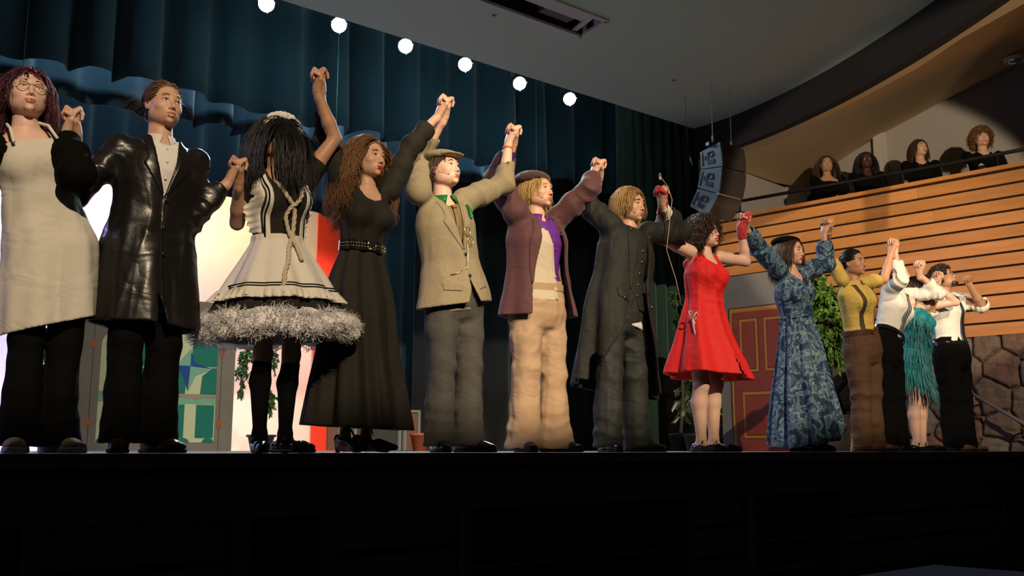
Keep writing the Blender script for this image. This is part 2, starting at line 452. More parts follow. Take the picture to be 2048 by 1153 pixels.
def head_sdf(o):
    """local: x side, y forward, z up, chin at -.11, crown at .12"""
    s = Sdf(); jw = o.get('jaw', 1.); sm = o.get('smile', 0.); op = o.get('open', 0.); ey = o.get('eye', 1.); ns = o.get('nose', 1.); fat = o.get('fat', 0.)
    s.ell((0, -.018, .035), (.074, .094, .085), .01)
    s.ell((0, .022, -.012), (.0655 + fat * .006, .068, .088), .03)
    s.ell((0, .03, -.066), (.05 * jw + fat * .006, .05, .036), .03)
    for x in (-1, 1):
        s.ell((x * .046 * jw, .0, -.052), (.017, .032, .03), .03)                      # jaw angle
        s.ell((x * .038, .058, -.026 + sm * .004), (.022 + fat * .004, .018 + sm * .003, .018), .022)   # cheek
    s.ell((0, .073, -.094), (.017, .015, .013), .016)                                 # chin
    s.cone((-.032, .077, .028), (.032, .077, .028), .011, .011, .014)                 # brow
    for x in (-1, 1):
        s.ell((x * .0315, .102, .004), (.019, .021, .0135), .012, 'sub')                # socket
    for x in (-1, 1):
        s.ell((x * .0312, .0705, .004), (.0155, .0165, .0135), .003)                     # lids over the eye
        s.cone((x * .018, .0852, .0128), (x * .043, .079, .0118), .0028, .0026, .004)
    s.cone((0, .083, .016), (0, .1005, -.029), .0075, .0088, .009, squash=None)
    s.ell((0, .1025 * (1 if ns == 1 else 1 + (ns - 1) * .3), -.033), (.0095 * ns, .0095, .0085), .007)
    for x in (-1, 1):
        s.ell((x * .0115 * ns, .0935, -.0375), (.0068, .0085, .0062), .005)
        s.ell((x * .0066 * ns, .0985, -.0445), (.0036, .0042, .0034), .003, 'sub')
    s.ell((0, .073, -.06), (.027, .0195, .023), .015)                                 # muzzle
    w = .0235 + sm * .006; lift = sm * .005; z = -.0635
    up = [(-w, .0805 - sm * .003, z + lift), (-w * .5, .0905, z + .0022 + lift * .3), (0, .0935, z + .0035), (w * .5, .0905, z + .0022 + lift * .3), (w, .0805 - sm * .003, z + lift)]
    dn = [(-w * .85, .0815, z - .002 + lift * .8), (-w * .45, .0895, z - .0075 - op), (0, .0925, z - .0088 - op), (w * .45, .0895, z - .0075 - op), (w * .85, .0815, z - .002 + lift * .8)]
    s.path(up, [.0018, .003, .0032, .003, .0018], .004)
    s.path(dn, [.0018, .0036, .0042, .0036, .0018], .004)
    md = [(-w, .084, z + lift), (-w * .5, .0955, z - .002 - op * .4 + lift * .3), (0, .0985, z - .0022 - op * .4), (w * .5, .0955, z - .002 - op * .4 + lift * .3), (w, .084, z + lift)]
    s.path(md, [.001, .0016 + op * .5, .002 + op * .55, .0016 + op * .5, .001], .0025, 'sub')
    for x in (-1, 1):
        s.ell((x * .0312, .0885, .0035), (.0138, .0135, .0046 * ey), .0022, 'sub')       # eye opening
        a = .35 * x; R = np.array([[math.cos(a), math.sin(a), 0], [-math.sin(a), math.cos(a), 0], [0, 0, 1]]).T
        s.ell((x * .0765, -.006, -.004), (.007, .018, .03), .006, rot=R)                  # ear
        s.ell((x * .0835, .0, .002), (.006, .009, .016), .004, 'sub', rot=R)
    lips = Sdf(); lips.path(up, [.0016, .0036, .0036, .0036, .0016], .003); lips.path(dn, [.0016, .004, .0048, .004, .0016], .003); lips.path(md, [.001, .003, .004, .003, .001], .003)
    return s, lips

def finger_dirs(f, n, ang):
    return f * math.cos(ang) + n * math.sin(ang)

def add_hand(s, W, f, n, lat, side, curl=None, sc=1., spread=0., thumb='wrap', shift=0., tips=None):
    """W wrist, f towards the knuckles, n out of the palm, lat towards the thumb"""
    curl = curl or [(70, 70, 25)] * 4
    f, n = nrm(f), nrm(n - f * (n @ f)); lat = nrm(lat - f * (lat @ f) - n * (lat @ n))
    K = [(.03, .083, .9), (.010, .087, 1.), (-.010, .083, .96), (-.028, .076, .8)]
    L = [(.041, .025, .021), (.045, .028, .021), (.042, .026, .02), (.033, .020, .018)]
    W = np.asarray(W, float)
    for i, (x, y, q) in enumerate(K):
        kn = W + sc * (lat * (x + shift) + f * y)
        s.cone(W + sc * (lat * x * .5 + f * .008), kn, .0125 * sc, .0098 * sc, .012)
        a = 0; p = kn; r = .0088 * sc * q ** .5; d0 = nrm(f + lat * x * spread * 3)
        for j, (seg, c) in enumerate(zip(L[i], curl[i])):
            a += math.radians(c); d = finger_dirs(d0, n, a); e = p + d * seg * sc
            s.cone(p, e, r * (1.02 - .09 * j), r * (.95 - .09 * j), .0035 if j else .006); p = e
        if tips is not None: tips.append(p)
    b = W + sc * (f * .022 + lat * .022 + n * .004)
    s.cone(W + sc * (f * .012 + lat * .008), b + sc * f * .02, .014 * sc, .014 * sc, .012)
    if thumb == 'wrap': ds = [f * .85 + lat * .5 + n * .15, f * .85 + lat * .1 + n * .5, f * .45 - lat * .1 + n * .9]
    elif thumb == 'up': ds = [f * .7 + lat * .7 + n * .2, f * .95 + lat * .3 + n * .2, f * 1. + n * .1]
    else: ds = [f * .9 + lat * .55 + n * .1, f * .95 + lat * .05 + n * .25, f * .7 + n * .7]
    p = b
    for d, seg, r0, r1 in zip(ds, (.036, .031, .024), (.0135, .0108, .0098), (.0108, .0098, .0078)):
        e = p + nrm(d) * seg * sc; s.cone(p, e, r0 * sc, r1 * sc, .006); p = e
    s.cone(W - f * .03 * sc, W + f * .02 * sc, .024 * sc, .025 * sc, .014, squash=(n, .68))

def ik(S, W, l1, l2, hint):
    S, W, hint = map(lambda a: np.asarray(a, float), (S, W, hint))
    d = np.linalg.norm(W - S); t = l1 + l2
    if d > t * .992: l1 *= d / (t * .992); l2 *= d / (t * .992)
    u = (W - S) / d; h = hint - S; h = h - u * (h @ u); h = nrm(h)
    x = (l1 * l1 - l2 * l2 + d * d) / (2 * d); y = math.sqrt(max(l1 * l1 - x * x, 1e-6))
    return S + u * x + h * y

class Person:
    """joints of one standing figure; every garment is built round them"""
    def __init__(s, label, x, y, H, head_xy=None, z0=0., yaw=0., hyaw=0., hpitch=0., hroll=0., build=1., hs=None, stance=.1, skin=None, cat='person', armR=None, armL=None, feet=(.0, .0), face=None, leg_dx=(0, 0), sh=.175, group=None, shz=.815, fyaw=(-.35, .35), tall_arm=.02):
        s.x, s.y, s.H, s.z0 = x, y, H, z0; k = H / 1.7; s.k = k; s.b = build
        s.root = empty('person', (x, y, z0), label, cat, group)
        B = basis(yaw); s.B = B; X, Fw, Z = B; s.X, s.Fw = X, Fw
        base = V(x, y, z0); hx = head_xy if head_xy is not None else (x, y)
        s.hip = base + Z * .53 * H; s.hc = V(hx[0], hx[1], z0 + H - .118 * (hs or 1.0))
        s.hs = hs or 1.0
        s.neck = V(*(s.hc - Fw * .015 - V(0, 0, .165))); s.neck[2] = z0 + .838 * H
        s.ax = nrm(s.neck - s.hip)
        s.chest = s.hip + (s.neck - s.hip) * .62
        s.fr = (s.hip, np.array([nrm(X - s.ax * (X @ s.ax)), nrm(np.cross(s.ax, X)), s.ax]))   # loft frame (y = back)
        s.fr = (s.hip, np.array([s.fr[1][0], np.cross(s.ax, s.fr[1][0]), s.ax]))
        s.T = np.linalg.norm(s.neck - s.hip)
        s.hb = basis(yaw + hyaw, hpitch, hroll)
        s.face = face or {}; s.skin = skin
        s.sh = {}
        s.arm = {}
        for q, sg, arm in (('R', -1, armR), ('L', 1, armL)):
            raised = arm is not None and arm.get('up', True)
            S = s.neck + X * sg * (sh * k * build - (.02 if raised else 0)) - s.ax * ((.838 - shz) * H + .0 - (tall_arm if raised else 0))
            s.sh[q] = S
            if arm is None:
                E = S + V(sg * .06, 0, -.29 * k); W = E + Fw * .12 + V(0, 0, -.22 * k); arm = dict(f=nrm(W - E), n=-X * sg, curl=[(25, 30, 15)] * 4)
            else:
                W = np.asarray(arm['W'], float); E = ik(S, W, .285 * k, .262 * k, arm['E'])
            f = arm.get('f', None); fd = nrm(W - E)
            s.arm[q] = (S, E, W, nrm(fd if f is None else fd * (1 - arm.get('mix', .5)) + nrm(f) * arm.get('mix', .5)), arm)
        s.leg = {}
        for i, (q, sg) in enumerate((('R', -1), ('L', 1))):
            hp = s.hip + X * sg * .088 * k * build - Z * .02; an = base + X * (sg * stance + leg_dx[i]) + Fw * (feet[i] if feet else 0) + Z * .085
            kn = (hp * .49 + an * .51) + Fw * .02 + X * sg * .0; kn[2] = z0 + .285 * H
            s.leg[q] = (hp, kn, an); 
        s.fdir = {'R': basis(yaw + fyaw[0])[1], 'L': basis(yaw + fyaw[1])[1]}
    def L(s, p):                       # point in the torso frame -> world
        return s.fr[0] + np.array(p) @ s.fr[1]
    def HD(s, p): return s.hc + (np.array(p, float) * s.hs) @ s.hb
    def stations(s, off=0., rows=None, zmin=-9):
        """torso stations: z over hip centre in units of the hip-neck distance"""
        k = s.k * s.b; T = s.T
        base = rows or [(-.22, .165, .115, 0), (0, .168, .118, 0), (.14, .15, .105, 0), (.3, .13, .092, 0), (.5, .14, .1, 0), (.68, .155, .112, -.008), (.82, .165, .1, -.004), (.93, .135, .08, 0), (1.0, .07, .062, 0)]
        lx, ly = s.lean()
        return [(z * T, a * k + off, b * k + off, -lx * min(z, 0) * T, cy - ly * min(z, 0) * T) for z, a, b, cy in base if z >= zmin]
    def lean(s): return float(s.ax @ s.X), float(s.ax @ -s.Fw)
    def body(s, h=.011, bare_arm=False, bare_leg=False, hide_head=False):
        b = Sdf(); k = s.k; th = s.b ** .5
        b.loft(s.fr, s.stations(-.012), .03)
        for q in 'RL':
            S, E, W, f, arm = s.arm[q]; al = (.86 if not bare_arm else 1.) * k * arm.get('thick', 1.) * th
            b.cone(S, S * .6 + E * .4, .05 * al, .046 * al, .03); b.cone(S * .6 + E * .4, E, .045 * al, .036 * al, .015)
            b.cone(E, E * .65 + W * .35, .037 * al, .037 * al, .012); b.cone(E * .65 + W * .35, W, .037 * al, .0235 * al, .012)
            add_hand(b, W, f, arm.get('n', -s.X), arm.get('lat', s.Fw), q, arm.get('curl'), arm.get('hs', 1.), arm.get('spread', 0.), arm.get('thumb', 'wrap'), arm.get('shift', 0.))
            hp, kn, an = s.leg[q]; l = (1. if bare_leg else .8) * k * th; ax = nrm(an - kn)
            b.cone(hp, kn, .088 * l, .056 * l, .03); back = -s.Fw * .018
            b.cone(kn, kn * .65 + an * .35 + back, .054 * l, .059 * l, .02); b.cone(kn * .65 + an * .35 + back, an, .058 * l, .034 * l, .02)
            b.cone(kn + s.Fw * .012, kn + s.Fw * .012 - V(0, 0, .03), .05 * l, .046 * l, .015)
            fd = s.fdir[q]; b.cone(an - fd * .03 - V(0, 0, .045), an + fd * .13 * k - V(0, 0, .065), .03, .02, .02); b.cone(an, an - V(0, 0, .04), .034 * l, .035, .02)
        nb = s.neck - s.ax * .02
        nt = s.HD((0, -.022, -.055))
        b.cone(nb, nt, .056 * k * th, .051 * k * th, .025)
        hd, lips = head_sdf(s.face); s.headsdf = hd
        b.nest(hd, s.hc, .145 * s.hs, s.hc, s.hb, s.hs, .012)
        hc, hb, hs = s.hc, s.hb, s.hs
        def inh(z, rr):
            return lambda c: (((c - hc) @ hb.T)[:, 2] > z * hs) & (np.linalg.norm(c - hc, axis=1) < rr)
        fine = [(inh(-.155, .24), inh(-.128, .21), s.face.get('h', .003))]
        for q in 'RL':
            S, E, W, f, arm = s.arm[q]; c0 = W + f * .08; fh = .0035 if s.face.get('h', .003) <= .0035 else .0045
            lo = lambda o, c0=c0, W=W, f=f: (lambda c: (((c - W) @ f) > o) & (np.linalg.norm(c - c0, axis=1) < .15))
            fine.append((lo(-.012), lo(.014), fh))
        def mi(c):
            m = np.zeros(len(c), int); q = ((c - hc) @ hb.T) / hs; near = np.linalg.norm(q, axis=1) < .14
            i = np.where(near)[0]
            if len(i):
                d = lips.eval(q[i].astype(np.float32), .03); m[i[(d < .0008) & (q[i][:, 1] > .07)]] = 1
            return m
        o = sdf_obj('body', b, h, [s.skin, s.face.get('lipmat', LIPS)], s.root, mi, None, fine)
        s.bodyobj = o
        if s.face.get('open', 0) > 0:
            z = -.0665 - s.face['open'] * .4; w = .016; m = MB(); m.tube([s.HD((w * t, .0915 - .006 * t * t, z + .003 * t * t)) for t in np.linspace(-1, 1, 9)], [.001, .0022, .0026, .0028, .0028, .0028, .0026, .0022, .001], 8); m.build('teeth', EYE_W, s.root, True)
        for x in (-1, 1):                                           # eyes, lashes, brows
            s.eye(x)
        return o
    def eye(s, x):
        c = s.HD((x * .0312, .0722, .0035)); hs = s.hs; r = .0125 * hs
        g = s.face.get('gaze', V(0, 1, 0)); gd = nrm(np.asarray(g, float) @ s.hb) if np.ndim(g) else s.hb[1]
        n1, n2 = 20, 14; vs = []; fs = []; mi = []
        w = gd; u = nrm(np.cross(w, V(0, 0, 1))); v = np.cross(u, w)
        for i in range(n2 + 1):
            a = math.pi * (i / n2) ** 1.3
            for j in range(n1):
                q = 2 * math.pi * j / n1; vs.append(c + r * (w * math.cos(a) + math.sin(a) * (u * math.cos(q) + v * math.sin(q))))
        for i in range(n2):
            a = math.pi * ((i + .5) / n2) ** 1.3
            for j in range(n1):
                fs.append((i * n1 + j, i * n1 + (j + 1) % n1, (i + 1) * n1 + (j + 1) % n1, (i + 1) * n1 + j)); mi.append(2 if a < .2 else 1 if a < .5 else 0)
        mesh_np('eye', np.array(vs), fs, [EYE_W, s.face.get('iris', IRIS), PUPIL], s.root, mi)
        pts = []; e = s.face.get('eye', 1.)
        for t in np.linspace(-1, 1, 9): pts.append(s.HD((x * .0312 + t * .0148 * x, .0865 - .003 * t * t - .0035 * (t > 0) * t, .0036 + (.0058 * e) * (1 - t * t))))
        m = MB(); m.tube(pts, np.array([.0005, .0010, .0014, .0015, .0015, .0015, .0015, .0014, .0006]) * s.hs, 6); m.build('eyelash', DARK, s.root, True)
        pts = []
        for t in np.linspace(-1, 1, 9): pts.append(s.HD((x * (.032 + t * .0175), .0905 - .0065 * max(t, 0) ** 1.5 - .0005, .0255 + .0035 * (1 - t * t) - .002 * t + s.face.get('browlift', 0))))
        m = MB(); m.tube(pts, np.array([.0016, .0026, .003, .003, .0028, .0025, .002, .0016, .0008]) * s.hs * s.face.get('brow', 1.), 6); m.build('eyebrow', s.face.get('browmat', DARK), s.root, True)
    # ---- garments
    def sleeve(s, sd, q, r, cuff=1., k=.03, flare=None, seed=0., wr=.004, hollow=True, start=0.):
        """r: radii at shoulder, mid upper arm, elbow, mid forearm, wrist; cuff: 0 shoulder .. 1 elbow .. 2 wrist"""
        S, E, W, f, arm = s.arm[q]
        P = [S, (S + E) / 2, E, (E + W) / 2, W]
        def at(t):
            if t <= 1: return S + (E - S) * t
            return E + (W - E) * (t - 1)
        ts = [t for t in (0, .5, 1, 1.5, 2) if t < cuff - .05]
        pts = [at(t) for t in ts] + [at(cuff)]; rs = [r[int(t * 2)] for t in ts] + [np.interp(cuff, [0, .5, 1, 1.5, 2], r)]
        if cuff <= 1: d = nrm(E - S)
        else: d = nrm(W - E)
        tmp = Sdf(); tmp.path(pts, rs, k)
        end = at(cuff); r1 = rs[-1]
        tmp.raw(lambda p, e=end.astype(np.float32), d=d.astype(np.float32): -((p - e) @ d) - 0., end + d * .05, .0501 + r1, .003, 'sub')
        # flat cut just past the cuff
        tmp.P.pop(); e32 = end.astype(np.float32); d32 = d.astype(np.float32)
        tmp.raw(lambda p: np.maximum(-((p - e32) @ d32), np.sqrt(((p - e32) ** 2).sum(1)) - (r1 + .06)), end, r1 + .07, .004, 'sub')
        if hollow: tmp.cut(at(cuff) - d * .03, at(cuff) + d * .02, r1 - .011, r1 - .010, .002)
        c = (S + E + W) / 3; R = max(np.linalg.norm(S - c), np.linalg.norm(end - c), np.linalg.norm(E - c)) + max(rs) + .02
        sd.raw(lambda p: tmp.eval(p, .06), c, R, k); sd.arms = getattr(sd, 'arms', []) + [sd.P[-1]]
        if wr:
            if cuff > 1: tmp.crease(E, nrm(E - S), .1, wr * 1.3, 95, seed)
            tmp.crease((S + E) / 2, nrm(E - S), .13, wr * .8, 70, seed + 2)
            if cuff > 1.4: tmp.crease((E + W) / 2, nrm(W - E), .11, wr * .8, 85, seed + 4)
        return sd
    def trousers(s, m, r=(.1, .075, .07, .085), top=.25, hem=.03, seed=0., h=.0075, wr=.005, name='trousers', waist=None, fit=1., mats=None):
        sd = Sdf(); k = s.k; T = s.T
        rows = [(-.37, .06, .06, 0), (-.3, .135, .105, 0), (-.16, .172, .128, 0), (0, .176, .13, 0), (.12, .165, .12, 0), (top, .148, .106, 0)]
        sd.loft(s.fr, [(z * T, a * k * s.b * fit, b * k * s.b * fit, 0, cy) for z, a, b, cy in rows], .03)
        for q in 'RL':
            hp, kn, an = s.leg[q]; d = nrm(an - kn); e = an.copy(); e[2] = s.z0 + hem
            mid = (kn + e) / 2; r_ = [x * k for x in r]
            sg = -1 if q == 'R' else 1
            hp2 = hp - V(0, 0, .05)
            sd.path([hp2, (hp2 + kn) / 2, kn, mid, e + (an - e) * .0 + s.fdir[q] * .02], [r_[0], (r_[0] + r_[1]) / 2, r_[1], r_[2], r_[3]], .025)
            sd.crease(kn, V(0, 0, 1), .15, wr * .8, 60, seed + (q == 'L') * 2); sd.crease(e + V(0, 0, .1), V(0, 0, 1), .11, wr * 1.1, 75, seed + 1 + (q == 'L'))
            sd.crease(hp, nrm(V(sg * .5, 0, 1)), .14, wr * .8, 60, seed + 3)
            sd.crease((hp + kn) / 2, nrm(V(sg * .9, 0, 1)), .16, wr * .5, 60, seed + 5)
        for q in 'RL':
            hp, kn, an = s.leg[q]; e = an.copy(); e[2] = s.z0 + hem
            sd.cut(e + V(0, 0, -.01) + s.fdir[q] * .02, e - V(0, 0, .1) + s.fdir[q] * .02, r[3] * k - .022, r[3] * k - .018)
        sd.wrinkle(wr * .5, 14, seed, (1, 1, .6))
        zc = s.z0 + hem
        sd.raw(lambda p: zc - p[:, 2], s.hip, 1e6, .003, 'int')
        sd.P[-1] = (lambda p: (zc - p[:, 2]), s.hip.astype(np.float32), 1e6, .003, 'int')
        return sdf_obj(name, sd, h, mats or m, s.root)
    def shoe(s, q, m, kind='oxford', sole=None, sc=1.):
        hp, kn, an = s.leg[q]; fd = s.fdir[q]; lat = np.cross(fd, V(0, 0, 1)); b = V(an[0], an[1], s.z0); k = sc
        sd = Sdf(); hl = .0 if kind != 'heel' else .035
        P = lambda y, z, x=0: b + fd * y * k + V(0, 0, z) + lat * x
        w = .042 if kind in ('oxford', 'sneaker', 'boot') else .036
        sd.path([P(-.045, .034 + hl), P(.02, .036 + hl), P(.11, .03), P(.165, .026)], [.034, .036, w * .88, w * .66], .02, squash=(V(0, 0, 1), .8))
        if kind in ('oxford', 'sneaker', 'boot'): sd.cone(P(-.02, .05), P(.05, .05), .036, .034, .02); sd.cone(P(-.01, .07), P(-.008, .1 if kind != 'boot' else .17), .037, .04, .02)
        if kind == 'boot': sd.cone(P(-.01, .12), P(-.01, .2), .046, .05, .02)
        sd.cone(P(-.055, .008), P(-.04, .008), .026, .026, .006) if hl == 0 else sd.cone(P(-.06, .0), P(-.055, .04), .013, .022, .01)
        if kind in ('maryjane', 'heel'):
            sd.ell(P(.035, .075 + hl * .6), (.05, .05, .042), .01, 'sub') if True else None
            sd.ell(P(-.02, .09 + hl), (.04, .04, .045), .01, 'sub')
        if kind in ('oxford', 'sneaker'): sd.cone(P(-.01, .08), P(-.01, .14), .03, .034, .004, 'sub')
        zc = s.z0 + .012; sd.raw(lambda p: zc - p[:, 2], b, 1e6, .004, 'int')
        o = sdf_obj('shoe', sd, .0048, m, s.root)
        s2 = Sdf(); s2.path([P(-.05, .012), P(.03, .012), P(.11, .012), P(.165, .012)], [.036, .034, w * .92 + .003, w * .7 + .002], .02)
        z1 = s.z0 + (.019 if kind != 'sneaker' else .028); z2 = s.z0 + .001
        s2.raw(lambda p: np.maximum(p[:, 2] - z1, z2 - p[:, 2]), b, 1e6, .003, 'int')
        if kind != 'heel': sdf_obj('sole', s2, .005, sole or DARK, o)
        else:
            m2 = MB(); m2.lathe(P(-.06, .0), [(.011, .001), (.012, .01), (.02, .045)], 14); m2.build('heel', m, o, True)
        if kind in ('maryjane', 'heel'):
            mm = MB(); pts = []
            for t in np.linspace(-1, 1, 9): pts.append(P(.022 + .0 * t, .088 + hl - .034 * abs(t) ** 2.2, t * .037))
            mm.tube(pts, .0055, 8); mm.build('strap', m, o, True)
        if kind == 'oxford' or kind == 'sneaker':
            mm = MB()
            for i in range(4):
                y = .035 + i * .018; zt = .082 - i * .0075
                mm.tube([P(y, zt - .006, -.014), P(y, zt, 0), P(y, zt - .006, .014)], .0017, 5)
            mm.build('laces', sole if kind == 'sneaker' else DARK, o, True)
        return o
    def buttons(s, pts, m, r=.008, name='button', parent=None, nrm_=None):
        for p in pts:
            mb = MB(); mb.lathe(p, [(0, .004), (r * .7, .0045), (r, .003), (r, -.004)], 12, axis=(nrm_ if nrm_ is not None else s.Fw)); mb.build(name, m, parent or s.root, True)
    def surf(s, sd, x, z, frm=.35, off=0.):
        """front surface point of a garment at torso-frame x, z (z in metres above hip centre)"""
        p0 = s.L((x, -frm, z)); d = -s.fr[1][1] * -1
        d = s.fr[1][1]; t = 0.
        for _ in range(40):
            v = float(sd.eval((p0 + d * t).astype(np.float32)[None], .5)[0])
            if v < .001: break
            t += max(v * .8, .0008)
            if t > frm * 1.5: break
        return p0 + d * (t - off)

# ----------------------------------------------------------------- hair
def hair(P, m, mode='down', n=1500, length=.4, wave=0., wfreq=30., r=.0015, part=0., vol=.012, cap=None, k=14, seed=1, tips=None, tipfrac=0., knot=None, fringe=0., spreadx=1., front=.045, zline=.07, dz=.0, over_face=False, name='hair', body_r=.0, curl=0., width=2.4):
    rg = np.random.default_rng(seed); hs = P.hs
    C = V(0, -.018, .035); R = V(.0765, .0965, .0875)
    U = rg.normal(size=(n * 4, 3)); U /= np.linalg.norm(U, axis=1)[:, None]
    q = C + U * R
    front_hair = (q[:, 1] > front) & (q[:, 2] < zline)
    low = q[:, 2] < -.03 + dz
    sidef = (q[:, 1] > .015) & (q[:, 2] < .02)
    q = q[~(front_hair | low | sidef)][:n]; n = len(q)
    S = np.sign(q[:, 0] - part + 1e-6)
    pts = [q]; L = length * rg.uniform(.75, 1.05, n)
    if mode == 'down': L = L * (.75 + .25 * np.clip((.12 - q[:, 2]) / .1 + .4, 0, 1))
    vel = np.stack([S * .45 * spreadx * np.clip((q[:, 2] + .02) / .12, .1, 1), -.25 - 0 * S, .15 * np.ones(n)], 1) + (q - C) / R * .25
    if fringe:
        fr = (q[:, 1] > .02) & (q[:, 2] > .06) & (rg.random(n) < fringe)
        vel[fr] = np.stack([rg.normal(0, .25, fr.sum()), np.full(fr.sum(), 1.), np.full(fr.sum(), .1)], 1); L[fr] *= .22 if not over_face else 1
    if mode == 'short':
        vel = (q - C) / R + np.stack([S * .3, .5 * (q[:, 1] > 0) + 0 * S, -.2 + 0 * S], 1) + rg.normal(0, .25, (n, 3))
    if mode == 'back':
        kn = np.asarray(knot, float)
    ph = rg.uniform(0, 6.28, n); hb = P.hb; off = vol * rg.uniform(.15, 1., n)
    g0 = hb @ V(0, 0, -1)                                      # gravity in head space
    cur = q.copy(); v = vel / np.linalg.norm(vel, axis=1)[:, None]
    nt = P.neck; 
    for i in range(1, k):
        ds = (L / (k - 1))[:, None]
        if mode == 'back':
            tk = kn - cur; tk /= np.linalg.norm(tk, axis=1)[:, None] + 1e-6
            v = v * .3 + tk * .7; ds = (np.linalg.norm(kn - q, axis=1) * 1.25 / (k - 1))[:, None]
        else:
            g = .32 if mode == 'down' else .12
            v = v * (1 - g) + g0 * g
        if curl: v = v + curl * np.stack([np.cos(ph + i * 1.3), np.sin(ph * 1.3 + i * 1.3), np.sin(ph + i * 1.1)], 1)
        v /= np.linalg.norm(v, axis=1)[:, None] + 1e-9
        cur = cur + v * ds
        for CC, RR in ((C, R), (V(0, .015, -.02), V(.064, .072, .088)), (V(0, -.02, -.12), V(.058, .06, .09))):
            o_ = (off if mode != 'back' else off * 1.)[:, None]; w = (cur - CC) / (RR + o_); d = np.linalg.norm(w, axis=1); ins = d < 1
            if over_face and CC[1] > 0: pass
            cur[ins] = CC + (w[ins] / d[ins][:, None]) * (RR + o_[ins])
        if mode != 'back':                                        # rest on the shoulders / chest
            wv = P.hc + (cur * hs) @ hb; tl = (wv - P.fr[0]) @ P.fr[1].T; T = P.T
            a = np.interp(tl[:, 2] / T, [.3, .6, .8, .92, 1.02], [.14, .165, .19, .16, .06]) * P.k * P.b + body_r; b_ = np.interp(tl[:, 2] / T, [.3, .6, .8, .92, 1.02], [.11, .135, .125, .1, .06]) * P.k * P.b + body_r
            d = np.sqrt((tl[:, 0] / a) ** 2 + (tl[:, 1] / b_) ** 2); ins = (d < 1) & (tl[:, 2] < T * 1.0)
            if ins.any():
                f = (1 / np.maximum(d[ins], .25)); tl[ins, 0] *= 1 + (f - 1) * .3; tl[ins, 1] *= f
                wv[ins] = P.fr[0] + tl[ins] @ P.fr[1]; cur[ins] = ((wv[ins] - P.hc) @ hb.T) / hs
        pts.append(cur.copy())
    A = np.stack(pts, 1)
    if wave:
        t = np.linspace(0, 1, k)[None]; s_ = L[:, None] * t
        clump = ph - ph % .7 if True else ph
        dx = wave * t ** .7 * np.sin(s_ * wfreq + clump[:, None] * 3); dy = wave * t ** .7 * np.cos(s_ * wfreq * .9 + clump[:, None] * 2)
        A[..., 0] += dx; A[..., 1] += dy
    W = P.hc + (A * hs) @ hb
    mi = None
    mats = [m]
    if tips is not None:
        mats = [m, tips]; mi = (rg.random(n) < tipfrac).astype(int)
    o = strands(name, W, r * rg.uniform(.6, 1.3, n), mats, P.root, width, mi, P.hc)
    s = Sdf(); c2 = cap or {}
    if mode == 'scalp': return o
    th = c2.get('th', .006)
    s.ell(C, R + th, .01); s.ell((0, .075, -.02), (.075, .07, .085 + (zline - .07)), .012, 'sub'); s.raw(lambda p: -.035 + dz - p[:, 2] + .0 * p[:, 0], C, 1e6, .01, 'int')
    s.D.append(lambda p: .0016 * np.sin(np.arctan2(p[:, 0], p[:, 2] - .0) * 60 + 3 * wob(p, 40)))
    S2 = Sdf(); S2.nest(s, P.hc, .14 * hs, P.hc, P.hb, hs, .001)
    sdf_obj('hair_cap', S2, .005, m, o)
    return o

def glasses(P, m, r=.021, t=.0011, round_=True, lens=None):
    mb = MB()
    for x in (-1, 1):
        pts = []
        for a in np.linspace(0, 2 * math.pi, 25):
            pts.append(P.HD((x * .033 + r * math.cos(a), .1 - .004 * abs(math.cos(a)) , .001 + r * .92 * math.sin(a))))
        mb.tube(pts, t, 6, cap=False)
        mb.tube([P.HD((x * (.033 + r), .096, .006)), P.HD((x * .072, .06, .007)), P.HD((x * .079, -.005, .01))], t * .9, 6)
    mb.tube([P.HD((-.012, .1, .006)), P.HD((0, .104, .009)), P.HD((.012, .1, .006))], t, 6)
    o = mb.build('glasses', m, P.root, True)
    if lens:
        for x in (-1, 1):
            l = MB(); vs = [P.HD((x * .033 + r * math.cos(a) * .97, .1, .001 + r * .9 * math.sin(a))) for a in np.linspace(0, 2 * math.pi, 24, endpoint=False)]
            l.prism(vs, P.hb[1] * .0008); l.build('lens', lens, o, True)
    return o

def headset(P, side=-1):
    mb = MB(); x = side
    mb.tube([P.HD(p) for p in ((x * .082, -.012, .022), (x * .086, .0, .01), (x * .078, .035, -.03), (x * .063, .066, -.05), (x * .055, .078, -.055))], .0011, 6)
    mb.tube([P.HD((x * .057, .077, -.055)), P.HD((x * .051, .084, -.057))], .0028, 8)
    return mb.build('headset_microphone', BEIGE_CABLE, P.root, True)

def clasp(C, fa, fb, spread=.0145, axis=None, hs=1.08, hsb=None, tilt=0.):
    """two hands with laced fingers; returns the wrist, direction and palm normal of each"""
    X = nrm(axis if axis is not None else V(1, -.1, 0)); C = np.asarray(C, float)
    out = []
    for sg, f in ((1, fa), (-1, fb)):
        f = nrm(f); n = nrm(X * sg - f * ((X * sg) @ f)); W = C - f * .078 * hs - n * spread * hs
        out.append(dict(W=W, f=f, mix=1., n=n, lat=V(0, -1, 0) , curl=[(58, 92, 30), (56, 96, 32), (58, 96, 32), (62, 92, 30)], shift=(.005 if sg > 0 else -.005), thumb='cross' if sg > 0 else 'wrap', hs=hs))
    return out
